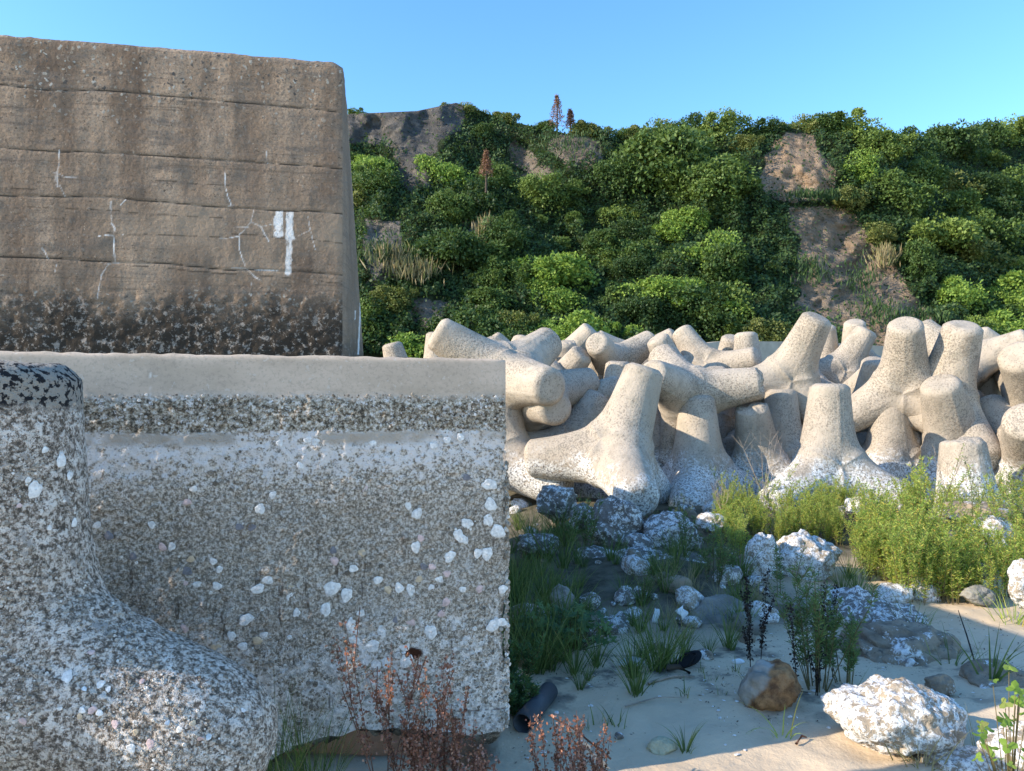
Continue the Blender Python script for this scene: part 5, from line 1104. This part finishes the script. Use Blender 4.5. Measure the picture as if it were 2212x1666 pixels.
# ------------------------------------------------------------------ litter
V = []; F = []; a0 = np.array((*gpt(1128, 1583), 0)); b0_ = np.array((*gpt(1186, 1512), 0)); 
za = G(a0[0], a0[1]) + .042; zb = G(b0_[0], b0_[1]) + .045; A0 = Vector((a0[0], a0[1], za)); B0 = Vector((b0_[0], b0_[1], zb)); d = (B0 - A0).normalized(); aa = d.orthogonal().normalized(); bb = d.cross(aa)
prof = [(0, .047), (1, .047), (1, .041), (0, .041)]; sg_ = 32; LN = (B0 - A0).length
for (f_, r_) in prof:
    for s_ in range(sg_): th = 6.2832 * s_ / sg_; V.append(tuple(A0 + d * (LN * f_) + (aa * math.cos(th) + bb * math.sin(th)) * r_))
for k in range(4):
    for s_ in range(sg_): F.append((k * sg_ + s_, k * sg_ + (s_ + 1) % sg_, ((k + 1) % 4) * sg_ + (s_ + 1) % sg_, ((k + 1) % 4) * sg_ + s_))
tag(ob('plastic_pipe', mesh('plastic_pipe', V, F, M_PIPE)), 'short dark grey plastic pipe lying on the sand by the block corner', 'pipe')
def lump(px, py, w_, h_, mat, name, lab, cat, seed, Y=None, **k):
    x, y = gpt(px, py); Y = Y or y; s = Y / 3200
    o = ob(name, rock_mesh(seed, (w_ * s, w_ * s * .6, h_ * s), mat, sub=4, **k), None, (x, y, G(x, y) + h_ * s * .5)); return tag(o, lab, cat)
lump(1368, 1440, 62, 26, M_FOAM, 'foam_float', 'white foam float half buried in the shaded sand', 'float', 201, rough=.1)
lump(1595, 1432, 26, 12, M_FOAM, 'foam_scrap', 'small white foam scrap on the sand left of the black stalk', 'litter', 202)
# sandal
x, y = gpt(1484, 1442); n = 22; V = []; F = []
for zz_ in (0, .018):
    for k in range(n):
        th = 6.2832 * k / n; V.append((.085 * math.cos(th), (.036 + .008 * math.cos(th)) * math.sin(th), zz_ + .02 * math.cos(th) * 1.2))
F = [tuple(range(n, 2 * n)), tuple(range(n - 1, -1, -1))] + [(k, (k + 1) % n, n + (k + 1) % n, n + k) for k in range(n)]
S_ = empty('sandal', (x, y, G(x, y) + .035), 'black rubber sandal lying on its side on the shaded sand', 'sandal'); S_.rotation_euler = (R(40), R(-14), R(12)); ob('sole', mesh('sole', V, F, M_BLACKR, False), S_)
V, F = tube([(-.01, -.035, .02), (.02, -.02, .045), (.05, 0, .05), (.02, .02, .045), (-.01, .035, .02)], [.006] * 5, 6); ob('strap', mesh('strap', V, F, M_BLACKR), S_)
def card(px, py, w_, h_, Y, name, lab, rz=.3):
    p = P(px, py, Y); n_ = 6; V = []
    for j in range(n_):
        for i in range(n_):
            a, b = i / 5 - .5, j / 5 - .5; V.append((a * w_ * Y / 1600 * (1 - .25 * b), .012 * math.sin(a * 7 + b * 4), b * h_ * Y / 1600))
    o = ob(name, mesh(name, V, grid_faces(n_, n_), M_FOAM), None, p); md = o.modifiers.new('s', 'SOLIDIFY'); md.thickness = .004; o.rotation_euler = (-.4, rz, .2); tag(o, lab, 'litter')
card(1417, 1330, 12, 30, 4.75, 'plastic_scrap', 'pale green plastic scrap standing in the grass')
card(1474, 1323, 24, 20, 4.8, 'plastic_scrap', 'crumpled pale plastic scrap right of the upright one in the grass', .9)
def stick(px0, py0, px1, py1, r_, lab, mat=M_BARK, lift=.01, lift1=None):
    a = gpt(px0, py0); b = gpt(px1, py1); A_ = Vector((*a, G(*a) + lift)); B_ = Vector((*b, G(*b) + (lift if lift1 is None else lift1))); Mm = (A_ + B_) / 2 + Vector((.01, .02, .012))
    V, F = tube([A_, Mm, B_], [r_, r_ * .9, r_ * .5], 6); tag(ob('driftwood_stick', mesh('driftwood_stick', V, F, mat)), lab, 'stick')
stick(1645, 1507, 1745, 1500, .006, 'thin dark stick beside the round two toned stone')
stick(1640, 1480, 1735, 1493, .006, 'grey stick under the feathery bush')
stick(1400, 1480, 1500, 1465, .008, 'weathered driftwood stick below the grass on the shaded sand', M_TWIG)
stick(1440, 1450, 1490, 1462, .018, 'thick broken driftwood piece below the black sandal', M_BARK, .02)
stick(1994, 1636, 2024, 1606, .006, 'short brown stick on the sunlit sand', M_DSTEM)
stick(1720, 1612, 1742, 1598, .006, 'small reddish stick on the sunlit sand at the bottom', M_DSTEM)
stick(1350, 1530, 1480, 1510, .004, 'thin pale stalk lying on the shaded sand', M_TWIG)
stick(660, 1640, 720, 1600, .008, 'pale broken cane in the grass at the foot of the block', M_TWIG, .03)
stick(2110, 1445, 2070, 1380, .005, 'dark twig leaning on the sand behind the brown rock', M_BSTEM, .0, .18)
for k in range(26):
    r_ = random.Random(900 + k); px, py = r_.uniform(1140, 1800), r_.uniform(1450, 1640); x, y = gpt(px, py)
    if k == 0: o = SB = ob('shell_bit', SHM['w'][0])
    else: o = SB.copy(); col.objects.link(o)
    s = r_.uniform(.006, .014); o.location = (x, y, G(x, y) + .003); o.scale = (s, s, s); o.rotation_euler = (r_.uniform(-.4, .4), 0, k); tag(o, None, 'shell', 'shell bits on the sand'); HOB.append((px, py, o))
rel_labels(HOB, LMK + [(1155, 1550, 'the grey plastic pipe'), (1431, 1620, 'the cream yellow stone'), (1484, 1442, 'the black sandal')], 'tiny white shell bit')

# loose chips, shell hash and twig bits on the shaded sand
rs = np.random.RandomState(55); n = 5200; x = -0.4 + rs.rand(n) * 3.6; y = 2.95 + rs.rand(n) * 2.6
k_ = (rs.rand(n) < .12 + .9 * (fbm(np.stack([x * 1.6, y * 1.6, x * 0], 1), 4, 31) > .12)) & (y > 3.1 + .24 * x); x, y = x[k_], y[k_]; n = len(x)
pc = np.stack([x, y, gz(x, y) + .003], 1); D = unit(np.stack([rs.randn(n), rs.randn(n), .25 * rs.randn(n)], 1)); L = .006 + .03 * rs.rand(n) ** 3
V, F = leafs(pc, D, unit(np.stack([.3 * rs.randn(n), .3 * rs.randn(n), np.ones(n)], 1)), L, np.minimum(L * .7, .008))
m = M('beach_hash', .9); tag(ob('beach_debris', mesh('beach_debris', V, F, m.color(m.ramp(m.geo.outputs['Random Per Island'], [(0, (.05, .035, .025)), (.45, (.14, .1, .07)), (.75, (.3, .26, .2)), (.9, (.75, .73, .7)), (1, (.8, .78, .75))])), False)), 'scattered twig bits and shell hash on the shaded sand', 'debris', None, 'stuff')
